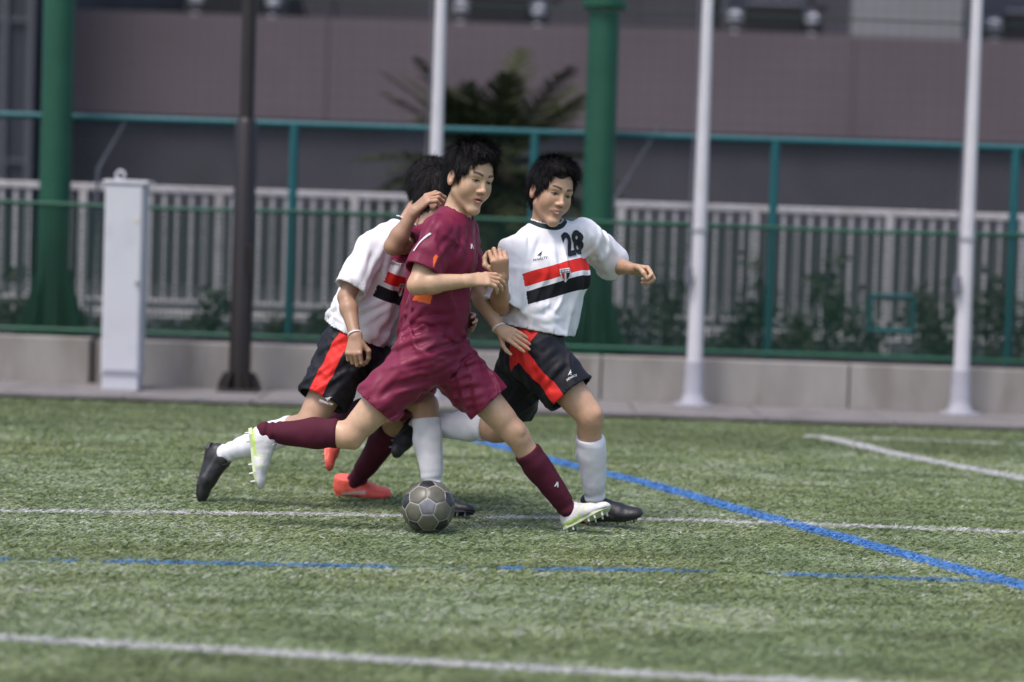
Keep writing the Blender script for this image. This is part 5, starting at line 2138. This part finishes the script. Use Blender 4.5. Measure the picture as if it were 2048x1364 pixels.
# ---- B: number 28 in white
JB = dict(pelvis=(1068, 692, 9.34), chest=(1099, 548, 9.33), neck=(1092, 456, 9.34), head=(1101, 388, 9.30),
          shR=(1030, 502, 9.26), shL=(1170, 472, 9.42), elR=(1000, 614, 9.18), wrR=(1003, 554, 8.96), fiR=(998, 512, 8.92),
          elL=(1224, 528, 9.60), wrL=(1264, 538, 9.42), fiL=(1312, 546, 9.38),
          hipR=(1072, 704, 9.25), hipL=(1066, 704, 9.42), knR=(1180, 832, 9.17), anR=(1190, 1008, 9.33), heelR=(1168, 1042, 9.37), toeR=(1284, 1036, 9.28),
          knL=(996, 860, 9.52), anL=(840, 846, 9.72), heelL=(823, 836, 9.80), toeL=(783, 905, 9.64))
B = Person('player number 28 in white shirt with red and black band, left arm out', JB,
           dict(face=(0.50, -0.86, -0.10), head_up=(0.22, -0.02, 1.0), head_scale=1.03, mouth=0.001, tan=0.55, skin=(0.53, 0.33, 0.212),
                handR=dict(thumb=(-1, -0.3, 0), curl=[0.95, 1.0, 1.0, 1.0], tcurl=1.0), handL=dict(thumb=(0.2, -0.8, 0.45), curl=[0.95, 1.0, 1.05, 1.1], flip=-1, tcurl=0.7),
                neck_n=unit((0.10, -0.30, 1.0)), neck_r=0.063, shoulder_r=0.064, bulk=0.92, arm=0.92, mw=1.22, smile=0.0025, thick=0.92))
B.body()
B.jersey(M_WHITE_B, hem_drop=-0.075, sleeve=1.0, loose=0.022, amp=0.014, sleeve_r=(0.088, 0.074), seed=4.2, vaxis=(-0.33, 0.1, 0.94),
         folds=creases([(1071, 468, 1052, 547), (1125, 520, 1122, 600, 0.7), (1168, 446, 1160, 520), (1045, 628, 1105, 606), (1077, 640, 1127, 636), (1130, 596, 1094, 642), (1197, 458, 1230, 508), (1183, 475, 1206, 528), (1040, 520, 1032, 600), (1030, 600, 1060, 640, 0.8), (1090, 575, 1075, 640, 0.7)]))
B.shorts(M_BLACK_S, folds=creases([(1120, 690, 1060, 740), (1130, 720, 1080, 780), (1040, 690, 1075, 780), (1060, 700, 1090, 720)]), hem=0.66, hemL=0.74, r0=0.116, r1=0.104, amp=0.010, seed=6.1, waist=0.05,
         stripe_dir=dict(R=(-0.55, -1, -0.2), L=None), stripe_w=0.030)
B.socks(M_SOCK_W, (0.24, 0.16))
B.boots(COLS_BLACK, 'black', upL=(1, 0, 0.35))
hair_mesh(B.root, B.head, 1.06, 8, fringe=-0.022, spiky=0.45, strands=10000)
upB = (-0.12, 0, 1)
v, f = text2d('28', 0.106, 0.04, 0.0, xs=0.86)
decal(B.jersey_o, 'number', (1144, 487), v, f, M_PRINT_K, 9, (-0.22, 0, 1), 0.004)
maker_mark(B.jersey_o, (1079, 508), M_PRINT_K, (-0.2, 0, 1), 1.1)
crest(B.jersey_o, (1130, 549), (-0.15, 0, 1), 1.0)
maker_mark(B.shorts_o, (1139, 746), M_PRINT_W, (-0.6, 0, 1), 1.0)
print('B', time.time() - T0)

# ---- C: the trailing player in white
JC = dict(pelvis=(706, 690, 9.76), chest=(775, 538, 9.75), neck=(815, 456, 9.75), head=(864, 383, 9.82),
          shR=(744, 496, 9.58), shL=(815, 500, 9.92), elR=(692, 594, 9.50), wrR=(711, 674, 9.38), fiR=(706, 715, 9.34),
          elL=(880, 600, 9.85), wrL=(908, 636, 9.64), fiL=(955, 642, 9.58),
          hipR=(694, 706, 9.66), hipL=(718, 706, 9.84), knR=(618, 848, 9.55), anR=(449, 908, 9.76), heelR=(418, 884, 9.79), toeR=(393, 1000, 9.76),
          knL=(852, 812, 9.62), anL=(866, 982, 9.58), heelL=(846, 1028, 9.56), toeL=(946, 1030, 9.46))
C = Person('trailing player in white shirt and black shorts, leaning forward behind the maroon leader', JC,
           dict(face=(0.95, -0.1, -0.15), head_up=(0.35, 0, 1.0), head_scale=1.0, tan=0.6, skin=(0.46, 0.285, 0.185), arm=0.88, thick=0.93, head_h=0.004, cloth_h=0.0065, hand_h=0.0034,
                handR=dict(thumb=(1, -0.3, 0), curl=[0.8, 0.9, 0.95, 1.0], tcurl=0.8), handL=dict(thumb=(0, -0.3, 1), curl=0.5, flip=-1)))
C.body()
C.jersey(M_WHITE_C, hem_drop=-0.05, sleeve=0.84, loose=0.022, amp=0.014, sleeve_r=0.082, seed=7.7,
         folds=creases([(778, 499, 765, 565, 1.4), (745, 462, 722, 565), (719, 652, 785, 608), (712, 624, 780, 594), (755, 600, 690, 640), (736, 480, 712, 570), (700, 560, 690, 630)]))
C.shorts(M_BLACK_S, folds=creases([(720, 690, 640, 760), (745, 710, 660, 790), (700, 670, 640, 700)]), hem=0.68, hemL=0.70, r0=0.118, r1=0.106, amp=0.010, seed=9.4, waist=0.05,
         stripe_dir=dict(R=(-0.35, -1, 0.0), L=None), stripe_w=0.034)
C.socks(M_SOCK_W, (0.2, 0.14))
C.boots(COLS_BLACK, 'black')
hair_mesh(C.root, C.head, 1.06, 12, spiky=0.3, strands=7000)
wristband(C, C.j['wrR'], C.j['elR'])
maker_mark(C.jersey_o, (796, 519), M_PRINT_K, (0.2, 0, 1), 1.1)
crest(C.jersey_o, (803, 578), (0.15, 0, 1), 1.0)
maker_mark(C.shorts_o, (656, 796), M_PRINT_W, (0.3, 0, 1), 1.1)
print('C', time.time() - T0)

# ---- D: the second maroon player, mostly hidden
JD = dict(pelvis=(862, 690, 9.60), chest=(880, 535, 9.52), neck=(866, 462, 9.50), head=(878, 406, 9.52),
          shR=(850, 482, 9.38), shL=(886, 482, 9.66), elR=(786, 493, 9.17), wrR=(829, 422, 9.15), fiR=(868, 385, 9.14),
          elL=(898, 585, 9.75), wrL=(893, 625, 9.60), fiL=(890, 645, 9.55),
          hipR=(840, 706, 9.52), hipL=(846, 706, 9.69), knR=(772, 822, 9.60), anR=(664, 836, 9.90), heelR=(652, 850, 9.98), toeR=(650, 932, 9.84),
          knL=(798, 838, 9.82), anL=(712, 962, 10.12), heelL=(670, 988, 10.17), toeL=(780, 995, 10.11))
D = Person('second maroon player hidden behind the leader, raised forearm and coral boots showing', JD,
           dict(face=(0.95, -0.1, -0.1), head_up=(0.3, 0, 1.0), head_scale=1.0, tan=0.6, skin=(0.46, 0.285, 0.185), arm=0.88, thick=0.93, head_h=0.004, cloth_h=0.0065, hand_h=0.0034,
                handR=dict(thumb=(-0.3, 0.85, 0.4), curl=[0.6, 0.65, 0.7, 0.75], tcurl=0.5), handL=dict(thumb=(0, -0.3, 1), curl=0.6, flip=-1)))
D.body()
D.jersey(M_MAROON, hem_drop=0.02, sleeve=0.72, loose=0.02, amp=0.007, sleeve_r=0.080, seed=3.3)
D.shorts(M_MAROON_S, hem=0.62, r0=0.116, r1=0.104, seed=1.8)
D.socks(M_SOCK_M, (0.14, 0.16))
D.boots(COLS_CORAL, 'coral', upR=(1, 0, 0.2))
hair_mesh(D.root, D.head, 1.08, 21, spiky=0.4, strands=7000)
print('D', time.time() - T0)
